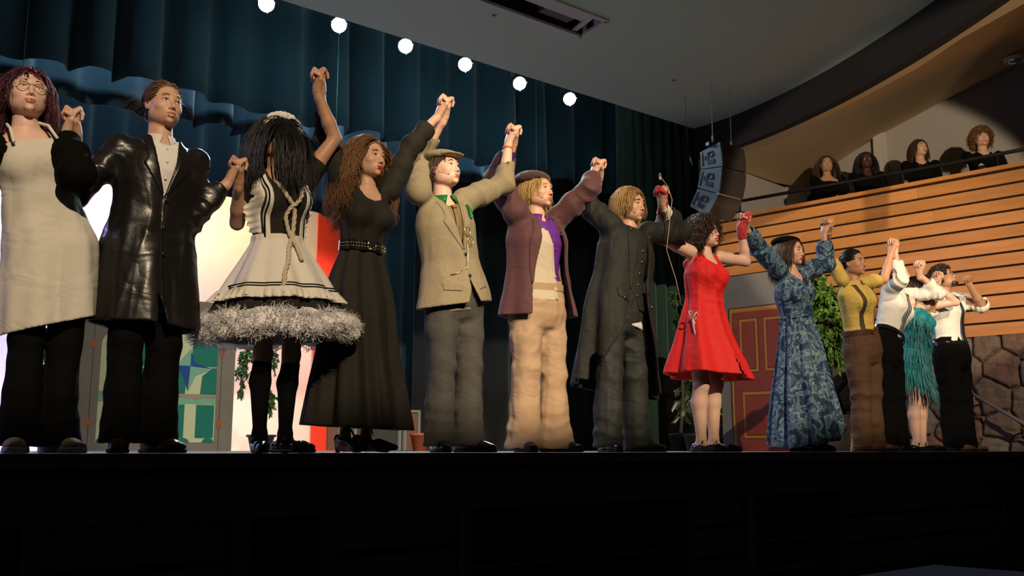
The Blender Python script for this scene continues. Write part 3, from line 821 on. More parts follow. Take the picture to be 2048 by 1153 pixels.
# ----------------------------------------------------------------- the hall
M_FRONT = mat('dark_stained_wood', (.17, .08, .045), .5, bump=.2, bscale=8, stretch=(1, 12, 12), var=.4, vscale=5)
M_DECK = mat('stage_deck_boards', (.26, .24, .20), .6)
M_CEIL = mat('sage_ceiling_paint', (.50, .66, .58), .9, bump=.05, bscale=300)
M_BLACK = mat('matt_black_paint', (.012, .012, .014), .85)
M_BEIGE = mat('tan_plaster', (.66, .48, .27), .9, bump=.05, bscale=200)
M_GREYW = mat('grey_wall_paint', (.33, .31, .29), .9, bump=.05, bscale=200)
M_WHITE_METAL = mat('white_metal_frame', (.6, .62, .64), .5)
M_WOOD = mat('honey_wood_board', (.44, .19, .055), .38, bump=.12, bscale=3, stretch=(1, 1, 8), var=.28, vscale=2.2)
M_GAP = mat('black_reveal', (.008, .007, .006), .9)
def velvet(name, c): return mat(name, c, .88, sheen=.3, bump=.15, bscale=260, var=.15, vscale=6)
M_TEAL = velvet('teal_velvet', (.004, .034, .055)); M_GREEN = velvet('green_velvet', (.008, .045, .032)); M_BLKV = velvet('black_velvet', (.006, .007, .009)); M_REDWASH = mat('painted_red_wash_cloth', (.85, .06, .03), .9)
M_CYC = mat('white_backdrop_cloth', (.86, .86, .86), .95)

# stage deck and front
m = MB(); m.box((6, 6.2, -.02), (26, 12.5, .04)); st = m.build('floor', M_DECK); tag(st, kind='structure')
m = MB()
m.box((6, .035, -.03), (26, .19, .058))                                                     # nosing
m.box((6, .06, -.075), (26, .10, .03), m=1)
m.box((6, .06, -.19), (26, .09, .2)); m.box((6, .09, -.6), (26, .05, .66), m=1)
xs = [-2.0, -.25, .62, 1.0, 1.86, 2.3, 3.1, 4.9, 5.5, 6.6, 9.2, 10.2, 12.]
for i, (a, b) in enumerate(zip(xs[:-1], xs[1:])):
    m.box((a, .055, -.6), (.09, .08, .62))
    if i % 2: 
        for j in range(3): m.box(((a + b) / 2, .065, -.38 - j * .2), (b - a - .07, .05, .165))
    else:
        for j in range(3):
            m.box(((a + b) / 2, .075, -.42 - j * .2), (b - a - .1, .03, .05), rot=np.array([[1, 0, 0], [0, .8, -.6], [0, .6, .8]]))
wf = m.build('wall_front', [M_FRONT, M_GAP]); tag(wf, kind='structure')

# main ceiling, its curved black bulkhead and the strip under it
CZ = 4.38
curve = [(9.985, 4.16), (10.0, 3.6), (9.864, 2.763), (9.583, 1.8), (9.223, .9), (8.843, .113), (8.36, -.75), (7.75, -1.7), (7.0, -2.7)]
cv = np.array(curve); tt = np.arange(len(cv)); t2 = np.linspace(0, len(cv) - 1, 41)
def crom(c):
    i = np.clip(t2.astype(int), 0, len(c) - 2); f = t2 - i; p0 = c[np.maximum(i - 1, 0)]; p1 = c[i]; p2 = c[i + 1]; p3 = c[np.minimum(i + 2, len(c) - 1)]
    return .5 * (2 * p1 + (p2 - p0) * f + (2 * p0 - 5 * p1 + 4 * p2 - p3) * f * f + (3 * p1 - p0 - 3 * p2 + p3) * f ** 3)
cc = np.stack([crom(cv[:, 0]), crom(cv[:, 1])], 1)
m = MB()
poly = [(-9, 4.16, CZ)] + [(x, y, CZ) for x, y in cc] + [(-9, -2.7, CZ)]
hole = [(3.6, 2.93), (6.73, 2.93), (6.64, 2.47), (3.6, 2.47)]
# the slab is laid as strips so the lighting slot stays open
def inside_x(y): return float(np.interp(-y, -cc[:, 1], cc[:, 0]))
ys = sorted(set([4.16, 2.93, 2.47] + list(np.round(np.linspace(4.16, -2.7, 36), 3))), reverse=True)
for a, b in zip(ys[:-1], ys[1:]):
    xa, xb = inside_x(a), inside_x(b)
    if a <= 2.931 and b >= 2.469:
        m.prism([(-9, a, CZ), (-9, b, CZ), (3.6, b, CZ), (3.6, a, CZ)], (0, 0, .25)); m.prism([(6.70, a, CZ), (6.66, b, CZ), (xb, b, CZ), (xa, a, CZ)], (0, 0, .25))
    else: m.prism([(-9, a, CZ), (-9, b, CZ), (xb, b, CZ), (xa, a, CZ)], (0, 0, .25))
ce = m.build('ceiling', M_CEIL); tag(ce, kind='structure')
m = MB(); n = len(cc); th = .12
nr = np.gradient(cc, axis=0); nr = np.stack([-nr[:, 1], nr[:, 0]], 1); nr /= np.linalg.norm(nr, axis=1)[:, None]; sgn = 1 if nr[0, 0] > 0 else -1; nr *= sgn
vs = []; 
for i in range(n):
    o = cc[i]; q = o + nr[i] * th
    vs += [(o[0], o[1], CZ + .3), (o[0], o[1], 3.96), (q[0], q[1], 3.96), (q[0], q[1], CZ + .3)]
fs = [(i * 4 + j, i * 4 + (j + 1) % 4, (i + 1) * 4 + (j + 1) % 4, (i + 1) * 4 + j) for i in range(n - 1) for j in range(4)]
m.add(vs, fs); bh = m.build('trim_1', M_BLACK); tag(bh, kind='structure')
# tan strip and soffit over the balcony
uC = [(1491, 306), (1582, 270), (1691, 213), (1770, 171), (1833, 138)]
Cp = [atZ(u, v, 3.96) for u, v in uC]
Cp = [np.array([10.62, 4.02, 3.96])] + Cp + [np.array([8.98, -.05, 3.96]), np.array([8.5, -1.2, 3.96])]
Bp = []
for c in Cp:
    j = np.argmin(np.linalg.norm(cc - c[:2], axis=1)); Bp.append(np.array([*(cc[j] + nr[j] * .02), 3.962]))
Dp = [np.array([10.92, 4.03, 3.90])] + [atW(u, v, 1.9) for u, v in ((1560, 366), (1605, 375), (1700, 308), (1765, 268))] + [np.array([12.25, 1.7, 4.62]), np.array([12.4, .6, 4.9]), np.array([12.55, -1.4, 5.2])]
Dp[1] = np.array([11.6, 4.0, 3.86])
m = MB(); m2 = MB(); k = len(Cp)
vs = [tuple(p) for p in Bp] + [tuple(p) for p in Cp] + [tuple(p + V(0, 0, .06)) for p in Bp] + [tuple(p + V(0, 0, .06)) for p in Cp]
m.add(vs, [f for i in range(k - 1) for f in ((i, i + 1, k + i + 1, k + i), (2 * k + i, 3 * k + i, 3 * k + i + 1, 2 * k + i + 1))]); m.build('trim_2', M_BEIGE)['kind'] = 'structure'
P3 = [c * (1 - t) + d * t + V(0, 0, .0) for c, d in zip(Cp, Dp) for t in (0, .25, .5, .75, 1)]
up_ = [p + V(0, 0, .1) for p in P3]; n5 = len(P3)
fs = [(i * 5 + j, (i + 1) * 5 + j, (i + 1) * 5 + j + 1, i * 5 + j + 1) for i in range(k - 1) for j in range(4)]
m2.add(P3 + up_, fs + [tuple(n5 + a for a in f[::-1]) for f in fs]); m2.build('trim_3', M_BEIGE, smooth=True)['kind'] = 'structure'
# balcony walls
m = MB()
m.prism([onW(-.1, 1.9, 1.9), onW(6.6, 1.9, 1.9), onW(6.6, 5.4, 1.9), onW(-.1, 4.6, 1.9)], (.15, .02, 0)); m.build('wall_balcony', M_GREYW)['kind'] = 'structure'
m = MB(); m.box((11.2, 4.12, 3.1), (2.2, .14, 2.6)); m.build('wall_upstage', M_GREYW)['kind'] = 'structure'
p = atW(1767, 330, 1.9); m = MB(); m.box((p[0] - .06, p[1], 3.2), (.14, .12, 2.35)); m.build('trim_4', mat('pale_pilaster', (.5, .47, .42), .9))['kind'] = 'structure'
m = MB(); m.prism([onW(-.2, 2.0, .12), onW(6.6, 2.0, .12), onW(6.6, 2.0, 2.0), onW(-.2, 2.0, 2.0)], (0, 0, .1)); m.build('trim_5', M_BLACK)['kind'] = 'structure'
# black return between the two rooms of the balcony
m = MB(); a = atW(1690, 330, 1.9); m.prism([V(a[0] - .55, a[1] + .75, 2.1), V(a[0] - .02, a[1] + .1, 2.1), V(a[0] - .02, a[1] + .1, 4.1), V(a[0] - .55, a[1] + .75, 3.05)], (.03, .05, 0)); m.build('trim_6', M_BLACK)['kind'] = 'structure'
# board-clad balcony front over rubble stone
m = MB(); zt = 3.03; pitch = .1475; gap = .024
c = onW(3.6, 2.1, .1); a2 = math.atan2(WD[1], WD[0]); R = np.array([[math.cos(a2), -math.sin(a2), 0], [math.sin(a2), math.cos(a2), 0], [0, 0, 1]])
m.box(onW(3.62, 2.12, .12), (6.96, .14, 1.78), R, 1)
m.box(onW(3.62, zt - .022, .085), (6.96, .25, .045), R)
z = zt - .068
for i in range(12):
    x0 = .14
    g2 = random.Random(i)
    while x0 < 7.1:
        L = g2.uniform(1.8, 3.2); x1 = min(x0 + L, 7.1)
        m.box(onW((x0 + x1) / 2, z - (pitch - gap) / 2, .025), (x1 - x0 - .002, .05, pitch - gap), R, 0 if g2.random() < .5 else 2); x0 = x1
    z -= pitch
M_WOOD2 = mat('amber_wood_board', (.50, .22, .07), .38, bump=.12, bscale=3, stretch=(1, 1, 8), var=.25, vscale=2.6)
wr = m.build('wall_right', [M_WOOD, M_GAP, M_WOOD2]); tag(wr, kind='structure')
# rubble stone base: displaced cells
ns, nz = 620, 190; S0, S1, Z0, Z1 = -.5, 7.1, -1.2, 1.215
gs, gz = np.meshgrid(np.linspace(S0, S1, ns), np.linspace(Z0, Z1, nz), indexing='ij')
rg = np.random.default_rng(5); cells = []
for i in range(26):
    for j in range(9): cells.append(((i + .5 * (j % 2) + rg.uniform(-.3, .3)) * .3 + S0, (j + rg.uniform(-.28, .28)) * .29 + Z0))
cells = np.array(cells); q = np.stack([gs.ravel() + .03 * np.sin(gz.ravel() * 9), gz.ravel() + .03 * np.sin(gs.ravel() * 8)], 1).astype(np.float32)
d1 = np.full(len(q), 9., np.float32); d2 = d1.copy(); idx = np.zeros(len(q), int)
for i, c_ in enumerate(cells.astype(np.float32)):
    d = np.sqrt(((q - c_) ** 2).sum(1)); m1 = d < d1; d2 = np.where(m1, d1, np.minimum(d2, d)); idx = np.where(m1, i, idx); d1 = np.where(m1, d, d1)
e = np.clip((d2 - d1) / .07, 0, 1); hgt = .075 * (1 - (1 - e) ** 2) * (.6 + .5 * rg.random(len(cells))[idx]) + .012 * wob(np.stack([q[:, 0], q[:, 1], 0 * q[:, 0]], 1), 25) + .005 * wob(np.stack([q[:, 0], q[:, 1], 0 * q[:, 0]], 1), 90)
Pn = np.stack([WA[0] + WD[0] * gs.ravel() + WN[0] * (.07 - hgt), WA[1] + WD[1] * gs.ravel() + WN[1] * (.07 - hgt), gz.ravel()], 1)
ii = (np.arange(ns - 1)[:, None] * nz + np.arange(nz - 1)[None]).ravel(); F = np.stack([ii, ii + 1, ii + nz + 1, ii + nz], 1)
ci = rg.integers(0, 3, len(cells))[idx[ii]]; mi = np.where(e[ii] < .12, 3, ci)
SM = [mat('stone_brown', (.10, .07, .055), .85, bump=.5, bscale=40, var=.4, vscale=12), mat('stone_red', (.115, .065, .05), .85, bump=.5, bscale=40, var=.4, vscale=12), mat('stone_grey', (.115, .10, .088), .85, bump=.5, bscale=40, var=.45, vscale=12), mat('stone_mortar', (.05, .038, .03), .95)]
so = mesh_np('wall_stone', Pn, F, SM, None, mi); tag(so, kind='structure')
# lid behind the stone so it has thickness
m = MB(); m.box(onW(3.3, .0, .17), (7.6, .16, 2.43), R); m.build('wall_stone_core', SM[3])['kind'] = 'structure'
m = MB(); m.box((4, -7.4, 4.15), (26, .2, 1.0)); m.build('light_cut_beam', M_BLACK)['kind'] = 'structure'      # unseen beam added to keep the front light off the stage front
# house floor of the side aisle and outer hall shell (dark)
M_HOUSE = mat('dark_house_wall', (.03, .03, .035), .9)
m = MB(); m.box((4, -7, -1.25), (30, 14.2, .1)); m.build('floor_house', M_HOUSE)['kind'] = 'structure'
m = MB(); m.box((4, 12.6, 2.5), (30, .2, 9)); m.build('wall_back', M_HOUSE)['kind'] = 'structure'
m = MB(); m.box((-9.1, 2, 2.5), (.2, 22, 9)); m.build('wall_left', M_HOUSE)['kind'] = 'structure'
m = MB(); m.box((4, 8.5, 6.9), (26, 8.6, .2)); m.build('ceiling_stage_house', M_HOUSE)['kind'] = 'structure'
# proscenium header behind the ceiling edge and the wing wall
m = MB(); m.box((0, 4.09, 5.6), (20.2, .12, 2.3)); m.build('wall_proscenium', M_BLACK)['kind'] = 'structure'
m = MB(); m.box((11.2, 4.36, 2.2), (2.3, .12, 9)); m.build('wall_proscenium_side', M_BLACK)['kind'] = 'structure'

# ----------------------------------------------------------------- ceiling slot and fittings
t = empty('lighting_slot', (5.2, 2.7, CZ), 'long white framed lighting slot recessed in the sage green ceiling', 'ceiling slot')
m = MB()
for a, b in (((3.55, 2.99, CZ - .012), (6.80, 2.90, CZ)), ((3.55, 2.50, CZ - .012), (6.72, 2.41, CZ))):
    pass
def bar(m, p, q, w, h, z, mm=0):
    p = np.array(p, float); q = np.array(q, float); d = q - p; L = np.linalg.norm(d); a = math.atan2(d[1], d[0])
    Rr = np.array([[math.cos(a), -math.sin(a), 0], [math.sin(a), math.cos(a), 0], [0, 0, 1]]); m.box(((p[0] + q[0]) / 2, (p[1] + q[1]) / 2, z), (L, w, h), Rr, mm)
A_, B_, C_ = (3.6, 2.93), (6.72, 2.93), (6.66, 2.47)
D_ = (3.6, 2.47)
for p_, q_ in ((A_, B_), (B_, C_), (C_, D_)): bar(m, p_, q_, .055, .03, CZ - .005)
m.build('frame', M_WHITE_METAL, t)
m = MB(); bar(m, (3.6, 2.555), (6.5, 2.555), .14, .02, CZ + .02); bar(m, (3.6, 2.66), (6.5, 2.66), .05, .02, CZ + .03); bar(m, (6.52, 2.55), (6.60, 2.9), .06, .02, CZ + .03); m.build('louvre', M_WHITE_METAL, t)
m = MB(); bar(m, (3.6, 2.8), (6.7, 2.8), .3, .02, CZ + .2); bar(m, (3.6, 2.93), (6.7, 2.93), .02, .2, CZ + .1); bar(m, (6.69, 2.5), (6.69, 2.9), .02, .2, CZ + .1); m.build('inner_box', M_BLACK, t)
m = MB(); bar(m, (6.05, 2.79), (6.45, 2.79), .12, .1, CZ + .1); m.build('track_bracket', mat('grey_bracket', (.25, .25, .27), .5, .6), t)
for (u, v), lb in (((988, 30), 'small round ceiling sprinkler beside the framed lighting slot'), ((1347, 160), 'small round ceiling sprinkler alone near the side bulkhead')):
    p = atZ(u, v, CZ); t = empty('ceiling_sprinkler', p, lb, 'sprinkler', 'sprinklers in the ceiling')
    m = MB(); m.lathe(p, [(.035, -.001), (.035, -.006), (.021, -.008), (.02, .0)], 24); m.build('ring', M_WHITE_METAL, t, True)
    m = MB(); m.lathe(p, [(.0, -.004), (.02, -.004)], 24); m.build('centre', M_BLACK, t, True)
# round glass ceiling lamp over the balcony (unlit)
p = atW(2030, 123, .9); t = empty('downlight', p, 'round unlit glass downlight in the tan balcony ceiling', 'downlight')
m = MB(); m.lathe(p, [(.0, .02), (.08, .02), (.1, 0), (.12, 0), (.12, .04)], 28); m.build('trim_ring', M_WHITE_METAL, t, True)
m = MB(); m.lathe(p, [(.0, -.03), (.05, -.025), (.08, 0), (.085, .02)], 28); m.build('glass_bulb', mat('clear_bulb', (.7, .72, .75), .1, .6), t, True)

# ----------------------------------------------------------------- stage lamps on the electric pipe
M_LENS = mat('lit_lamp_lens', (1, 1, 1), .3, emit=(.78, .9, 1.), estr=60)
lights = [(533, 8, 'leftmost'), (678, 50, 'second from left'), (811, 92, 'third from left'), (930, 129, 'third from right'), (1039, 167, 'second from right'), (1139, 198, 'rightmost')]
for u, v, w in lights:
    p = atY(u, v, 4.9); d = nrm(V(-.55, -1, -.62))
    t = empty('stage_light', p, f'{w} of the six lit round stage lights hanging in a row', 'stage light', 'row of lit stage lights')
    m = MB(); m.lathe(p, [(.0, -.30), (.05, -.29), (.075, -.2), (.082, -.05), (.088, .0), (.092, .02), (.086, .022), (.082, .0)], 28, axis=d); m.build('housing', M_BLACK, t, True)
    m = MB(); m.lathe(p, [(.0, .012), (.04, .01), (.081, .004)], 28, axis=d); m.build('lens', M_LENS, t, True)
    m = MB(); q = p - d * .14; m.tube([q + V(.12, 0, 0), q + V(.125, 0, .1), q + V(.06, 0, .2), q + V(0, 0, .22), q + V(-.06, 0, .2), q + V(-.125, 0, .1), q + V(-.12, 0, 0)], .01, 8); m.tube([q + V(0, 0, .2), V(q[0], 4.96, q[2] + .3), V(q[0], 4.96, 5.33)], .014, 8); m.build('yoke', M_BLACK, t, True)
    for a in (.4, 1.6, 2.9, 4.6):
        m = MB(); e1 = nrm(np.cross(d, V(0, 0, 1))); e2 = np.cross(e1, d); w2 = p + (e1 * math.cos(a) + e2 * math.sin(a)) * .092; m.tube([w2, w2 + d * .05], .006, 6)
        m.build('gel_clip', M_WHITE_METAL, t, True)
    lamp('stage_light_beam', 'SPOT', p + d * .06, p + d * 3, 235, COOL, .09, 110, .8)
m = MB(); m.tube([(-3, 4.96, 5.32), (10.2, 4.96, 5.32)], .025, 10); tag(m.build('batten_pipe', M_BLACK), 'long black steel pipe carrying the row of stage lights', 'pipe')

# ----------------------------------------------------------------- draperies
def drape(name, x0, x1, y, z0, z1, m_, label, amp=.07, per=.33, seed=0, hemwave=0., thick=.01, dens=9, cat='curtain', group=None, nz=14, flare=.4):
    n = int((x1 - x0) / per * dens) + 2; xs = np.linspace(x0, x1, n); zs = np.linspace(z1, z0, nz); rg = np.random.default_rng(seed)
    ph = xs / per * 2 * math.pi + .9 * np.sin(xs * 1.7 + seed) + .5 * np.sin(xs * 4.1 + seed * 2); am = amp * (.7 + .4 * np.sin(xs * 2.3 + seed))
    vs = []
    for i, z in enumerate(zs):
        f = i / (nz - 1); s_ = np.sin(ph); sh = np.sign(s_) * np.abs(s_) ** .5
        yy = y + am * (1 - flare + flare * f * 1.6) * sh; xx = xs + .35 * am * np.cos(ph * 1.0) * (.4 + f)
        zz = z + (hemwave * (np.sin(xs * 2.1 + seed) * .6 + .4 * np.sin(xs * 5.3 + seed)) if i == nz - 1 else 0) * np.ones(n)
        vs.append(np.stack([xx, yy, np.full(n, 1.) * zz], 1))
    vs = np.array(vs); back = vs + V(0, thick, 0); allv = np.vstack([vs.reshape(-1, 3), back.reshape(-1, 3)]); N = nz * n
    ii = (np.arange(nz - 1)[:, None] * n + np.arange(n - 1)[None]).ravel(); F = [np.stack([ii, ii + n, ii + n + 1, ii + 1], 1), np.stack([ii, ii + 1, ii + n + 1, ii + n], 1) + N]
    b = (nz - 1) * n + np.arange(n - 1); F.append(np.stack([b, b + N, b + N + 1, b + 1], 1)); e = np.arange(nz - 1) * n
    F.append(np.stack([e, e + N, e + N + n, e + n], 1)); e = e + n - 1; F.append(np.stack([e, e + n, e + N + n, e + N], 1))
    o = mesh_np(name, allv, np.vstack(F), m_); return tag(o, label, cat, group)
drape('border_curtain', -3, 10.4, 6.0, 3.90, 6.6, M_TEAL, 'frontmost teal velvet border hanging deep above the stage lights', .14, .55, 1, .025, cat='curtain', group='teal border curtains')
drape('border_curtain', -1, 11.5, 7.0, 3.92, 6.6, M_TEAL, 'middle teal velvet border whose hem shows under the frontmost', .14, .56, 4, .025, group='teal border curtains')
drape('border_curtain', 0, 12.5, 8.2, 3.40, 6.6, M_TEAL, 'rear teal velvet border hanging just above the white backdrop', .10, .46, 8, .03, group='teal border curtains')
# tall legs
a, b = atY(1228, 500, 4.85)[0], 10.6
drape('side_leg_curtain', a, b, 4.75, 0.01, 4.7, M_GREEN, 'tall dark green velvet leg curtain beside the hanging loudspeaker', .05, .2, 3, nz=8)
a, b = atY(830, 600, 7.6)[0], atY(1300, 600, 7.6)[0]
drape('black_traveller_curtain', a, b, 7.6, 0.01, 5.6, M_BLKV, 'wide black velvet curtain closing the stage behind the middle actors', .05, .5, 5, nz=6)
a, b = atY(752, 600, 7.9)[0], atY(842, 600, 7.9)[0]
drape('teal_leg_curtain', a, b, 8.0, 0.01, 5.6, M_TEAL, 'narrow teal velvet leg curtain between painted red light panel and black curtain', .05, .3, 7, nz=6)
# backdrops
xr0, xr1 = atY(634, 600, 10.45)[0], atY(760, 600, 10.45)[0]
m = MB(); m.box(((-3.5 + xr0 + .2) / 2, 10.6, 2.6), (xr0 + .2 + 3.5, .03, 5.2)); m.build('white_backdrop', M_CYC); tag(bpy.data.objects['white_backdrop'], 'wide white backdrop washed with blue, white and amber light', 'backdrop')
m = MB(); m.box(((xr0 + xr1) / 2, 10.5, 2.6), (xr1 - xr0, .03, 5.2)); m.build('painted_red_wash', M_REDWASH); tag(bpy.data.objects['painted_red_wash'], 'red panel beside the white backdrop with red stage light painted in as its colour', 'backdrop')  # red light on the backdrop, painted as the colour of a cloth panel
for u, v0, v1, y in ((678, 62, 330, 5.1), (1072, 165, 470, 5.4), (58, 0, 150, 5.6)):
    p, q = atY(u, v0, y), atY(u - 6, v1, y); p[2] += .4; q[0] = p[0]; m = MB(); m.tube([p + V(0, 0, 1), q], .003, 6)
    tag(m.build('hanging_wire', mat('thin_steel_wire', (.3, .33, .36), .4, .8)), {678: 'thin wire hanging down behind the second stage light', 1072: 'thin wire hanging to the right of the middle stage lights', 58: 'thin wire hanging at the far left of the borders'}[u], 'wire', 'thin hanging wires')
# ----------------------------------------------------------------- line array loudspeaker
def atX(u, v, X):
    d = sight(u, v); return EYE + d * (X - EYE[0]) / d[0]
M_CAB = mat('blue_grey_cabinet_side', (.10, .15, .19), .55, bump=.1, bscale=200); M_GRILL = mat('black_grille_mesh', (.035, .03, .03), .6, bump=.4, bscale=400); M_RIG = mat('black_rigging', (.01, .01, .012), .5, .3)
t = empty('line_array_speaker', (8.8, 2.9, 2.7), 'curved stack of three black loudspeaker cabinets hanging beside the balcony', 'loudspeaker')
X0 = 8.8; WX = .43
for pts in ([(1400, 305), (1440, 284), (1445, 332), (1402, 338)], [(1402, 340), (1445, 334), (1438, 387), (1395, 375)], [(1395, 378), (1438, 389), (1414, 433), (1380, 413)]):
    P4 = [atX(u, v, X0) for u, v in pts]                      # back-top, front-top, front-bottom, back-bottom
    m = MB(); m.prism(P4, (WX, 0, 0)); c = m.build('cabinet', M_CAB, t)
    a, b, c3, d = P4; f = nrm(b - a); bulge = f * .018
    m = MB(); m.prism([b + V(-.004, 0, 0), b + bulge * .2, (b + c3) / 2 + bulge, c3 + bulge * .2, c3], (WX + .008, 0, 0)); m.build('grille', M_GRILL, c)
    lp = lambda s_, r_: a * (1 - s_) * (1 - r_) + b * s_ * (1 - r_) + c3 * s_ * r_ + d * (1 - s_) * r_
    m = MB()
    def plate(s0, s1, r0, r1): m.prism([lp(s0, r0) - V(.004, 0, 0), lp(s1, r0) - V(.004, 0, 0), lp(s1, r1) - V(.004, 0, 0), lp(s0, r1) - V(.004, 0, 0)], (.006, 0, 0))
    plate(.06, .12, .15, .85); plate(.34, .38, .22, .8); plate(.36, .62, .22, .27); plate(.36, .66, .62, .82); plate(.2, .26, .35, .55)
    m.tube([lp(.5 + .13 * math.cos(q), .36 + .13 * math.sin(q)) - V(.004, 0, 0) for q in np.linspace(0, 2 * math.pi, 15)], .004, 5, cap=False)
    m.build('rigging_plate', M_RIG, c)
    for s_, r_ in ((.9, .1), (.9, .9), (.1, .08)):
        m = MB(); m.lathe(lp(s_, r_) - V(.002, 0, 0), [(0, .003), (.006, .002), (.007, 0)], 10, axis=(-1, 0, 0)); m.build('bolt', M_WHITE_METAL, c, True)
top = atX(1420, 295, X0)
m = MB(); bar(m, (8.78, 2.95), (9.24, 2.85), .06, .04, 3.61); m.build('rigging_bar', M_RIG, t)
for x in (8.85, 9.2):
    m = MB(); m.tube([(x, 2.92, 3.58), (x, 2.92, 4.40)], .005, 6); m.build('suspension_cable', M_WHITE_METAL, t, True)
    m = MB(); m.tube([(x, 2.92, 3.62), (x, 2.92, 3.72)], .012, 8); m.build('turnbuckle', M_WHITE_METAL, t, True)
# hanging choir microphone on its thin cord
p = atY(1381, 322, 3.4)
t = empty('hanging_microphone', (p[0], p[1], p[2]), 'small microphone hanging on a thin cord left of the loudspeaker stack', 'microphone')
m = MB(); m.tube([p + V(-.06, 0, .5), p + V(-.04, 0, .25), p + V(0, 0, .04)] , .0022, 6); m.tube([(p[0] - .06, p[1], p[2] + .49), (p[0] - .06, p[1], 4.39)], .0022, 6); m.build('cord', M_RIG, t, True)
m = MB(); m.tube([p + V(0, 0, .05), p + V(.01, -.01, -.03), p + V(.02, -.02, -.06)], [.008, .011, .006], 8); m.build('capsule', mat('teal_metal', (.12, .22, .2), .4, .6), t, True)

# ----------------------------------------------------------------- balcony rail, stair handrail
M_RAIL = mat('black_rail_paint', (.012, .012, .014), .35)
t = empty('balcony_rail', onW(3, 3.03, .1), 'black metal rail on short posts along the balcony parapet', 'railing')
m = MB(); m.tube([onW(.2, 3.255, .1), onW(3.5, 3.2, .1), onW(6.9, 3.19, .1)], .021, 10); m.build('top_rail', M_RAIL, t, True)
for u, v in ((1612, 400), (1806, 362), (1997, 335), (1480, 420)):
    p = atW(u, v, .1); m = MB(); m.box((p[0], p[1], 3.11), (.035, .012, .2)); m.build('post', M_RAIL, t)
t = empty('stair_handrail', atW(1990, 818, -.2), 'grey sloping handrail against the stone wall at the right', 'handrail')
a, b = atW(1935, 783, -.2), atW(2048, 848, -.2); e = a + (b - a) * 2.2
m = MB(); m.tube([a, b, e], .019, 10); m.build('rail', mat('grey_painted_rail', (.16, .17, .19), .4, .4), t, True)
for f in (.15, .95, 1.9):
    q = a + (b - a) * f; m = MB(); m.tube([q, q + V(0, 0, -.04), q + V(.22, .03, -.06)], .008, 6); m.build('bracket', M_RAIL, t, True)

# ----------------------------------------------------------------- painted flat with the arched window
M_FLAT = mat('grey_scenic_paint', (.15, .15, .15), .85, var=.25, vscale=3); M_PGREEN = mat('pale_green_paint', (.42, .52, .38), .8, var=.08, vscale=20); M_PTEAL = mat('dark_teal_paint', (.0, .14, .13), .8, var=.25, vscale=20); M_PBLUE = mat('royal_blue_paint', (.0, .05, .30), .8, var=.2, vscale=20); M_PAQUA = mat('aqua_paint', (.13, .36, .31), .8, var=.1, vscale=20); M_PGREY = mat('mauve_grey_paint', (.25, .22, .22), .85)
FY = 6.5
def fl(u, v, dy=0.): return atY(u, v, FY + dy)
t = empty('window_flat', V(fl(300, 905)[0], FY, 0), 'grey scenery flat painted with a green arched window', 'scenery flat')
q = [fl(155, 579), fl(466, 611), fl(462, 904), fl(131, 906)]; q[2][2] = q[3][2] = .003
s1 = (fl(189, 632)[0] + fl(176, 890)[0]) / 2; s2 = fl(445, 700)[0]
xl, xr = q[3][0], q[2][0]; zt_ = (q[0][2] + q[1][2]) / 2
for nm, a, b in (('side_panel', xl, s1 - .004), ('centre_panel', s1 + .004, s2 - .004), ('side_panel', s2 + .004, xr)):
    m = MB(); m.box(((a + b) / 2, FY + .02, zt_ / 2 + .002), (b - a, .04, zt_)); m.build(nm, M_FLAT, t)
for x, z in ((s1, .3), (s1, 1.12), (s2, 1.12), (s2, .3)):
    m = MB(); m.box((x, FY - .004, z), (.055, .006, .08)); m.build('hinge', mat('red_gold_hinge', (.3, .10, .05), .5, .4), t)
# painting: laid as thin paint films on the centre panel
wx0, wx1 = fl(200, 740)[0], fl(434, 740)[0]; wz0 = fl(400, 886)[2]; wz1 = fl(385, 669)[2]; ww = wx1 - wx0; zs = fl(430, 712)[2]; cx_ = (wx0 + wx1) / 2; PI = math.pi
film = MB()
def poly(pts, mi, lay=1): film.prism([V(x, FY - .0025 * lay, z) for x, z in pts], (0, .0024, 0), mi)
def arc(cx, cz, r, a0, a1, n=18, ry=None): return [(cx + r * math.cos(a), cz + (ry or r) * math.sin(a)) for a in np.linspace(a0, a1, n)]
def sup(a0, a1, n, q=.55): return [(cx_ + ww / 2 * math.copysign(abs(math.cos(a)) ** q, math.cos(a)), zs + (wz1 - zs) * abs(math.sin(a)) ** q) for a in np.linspace(a0, a1, n)]
X_ = lambda u: fl(u, 740)[0]
Z_ = lambda v: fl(385, v)[2]
top_ = sup(0, PI, 41); sx, sz = X_(380), Z_(733)
poly([(wx0, wz0), (wx1, wz0)] + top_ + [(wx0, wz0)], 0)
rt_ = [p for p in top_ if p[0] > X_(386)]
poly([(sx, sz), (wx1, sz)] + rt_ + [(X_(386), rt_[-1][1])], 1, 2)                      # dark upper right
poly([(X_(402), Z_(790)), (wx1, Z_(790)), (wx1, sz - .01), (X_(425), sz - .01), (X_(405), Z_(752))], 1, 2)
poly([(X_(355), Z_(790)), (X_(372), Z_(790)), (X_(376), sz), (X_(355), sz)], 1, 2)
lt_ = [p for p in top_ if X_(235) < p[0] < X_(300)]
poly([(X_(300), Z_(738)), (X_(300), lt_[0][1])] + lt_ + [(X_(235), Z_(712)), (X_(260), Z_(738))], 1, 2)
poly([(X_(281), Z_(790)), (X_(296), Z_(790)), (X_(296), Z_(742)), (X_(281), Z_(742))], 1, 2); poly([(X_(215), Z_(790)), (X_(236), Z_(790)), (X_(236), Z_(742)), (X_(215), Z_(742))], 1, 2)
poly([(sx, Z_(698)), (X_(386), sz), (sx, sz), (X_(352), sz)], 3, 3)
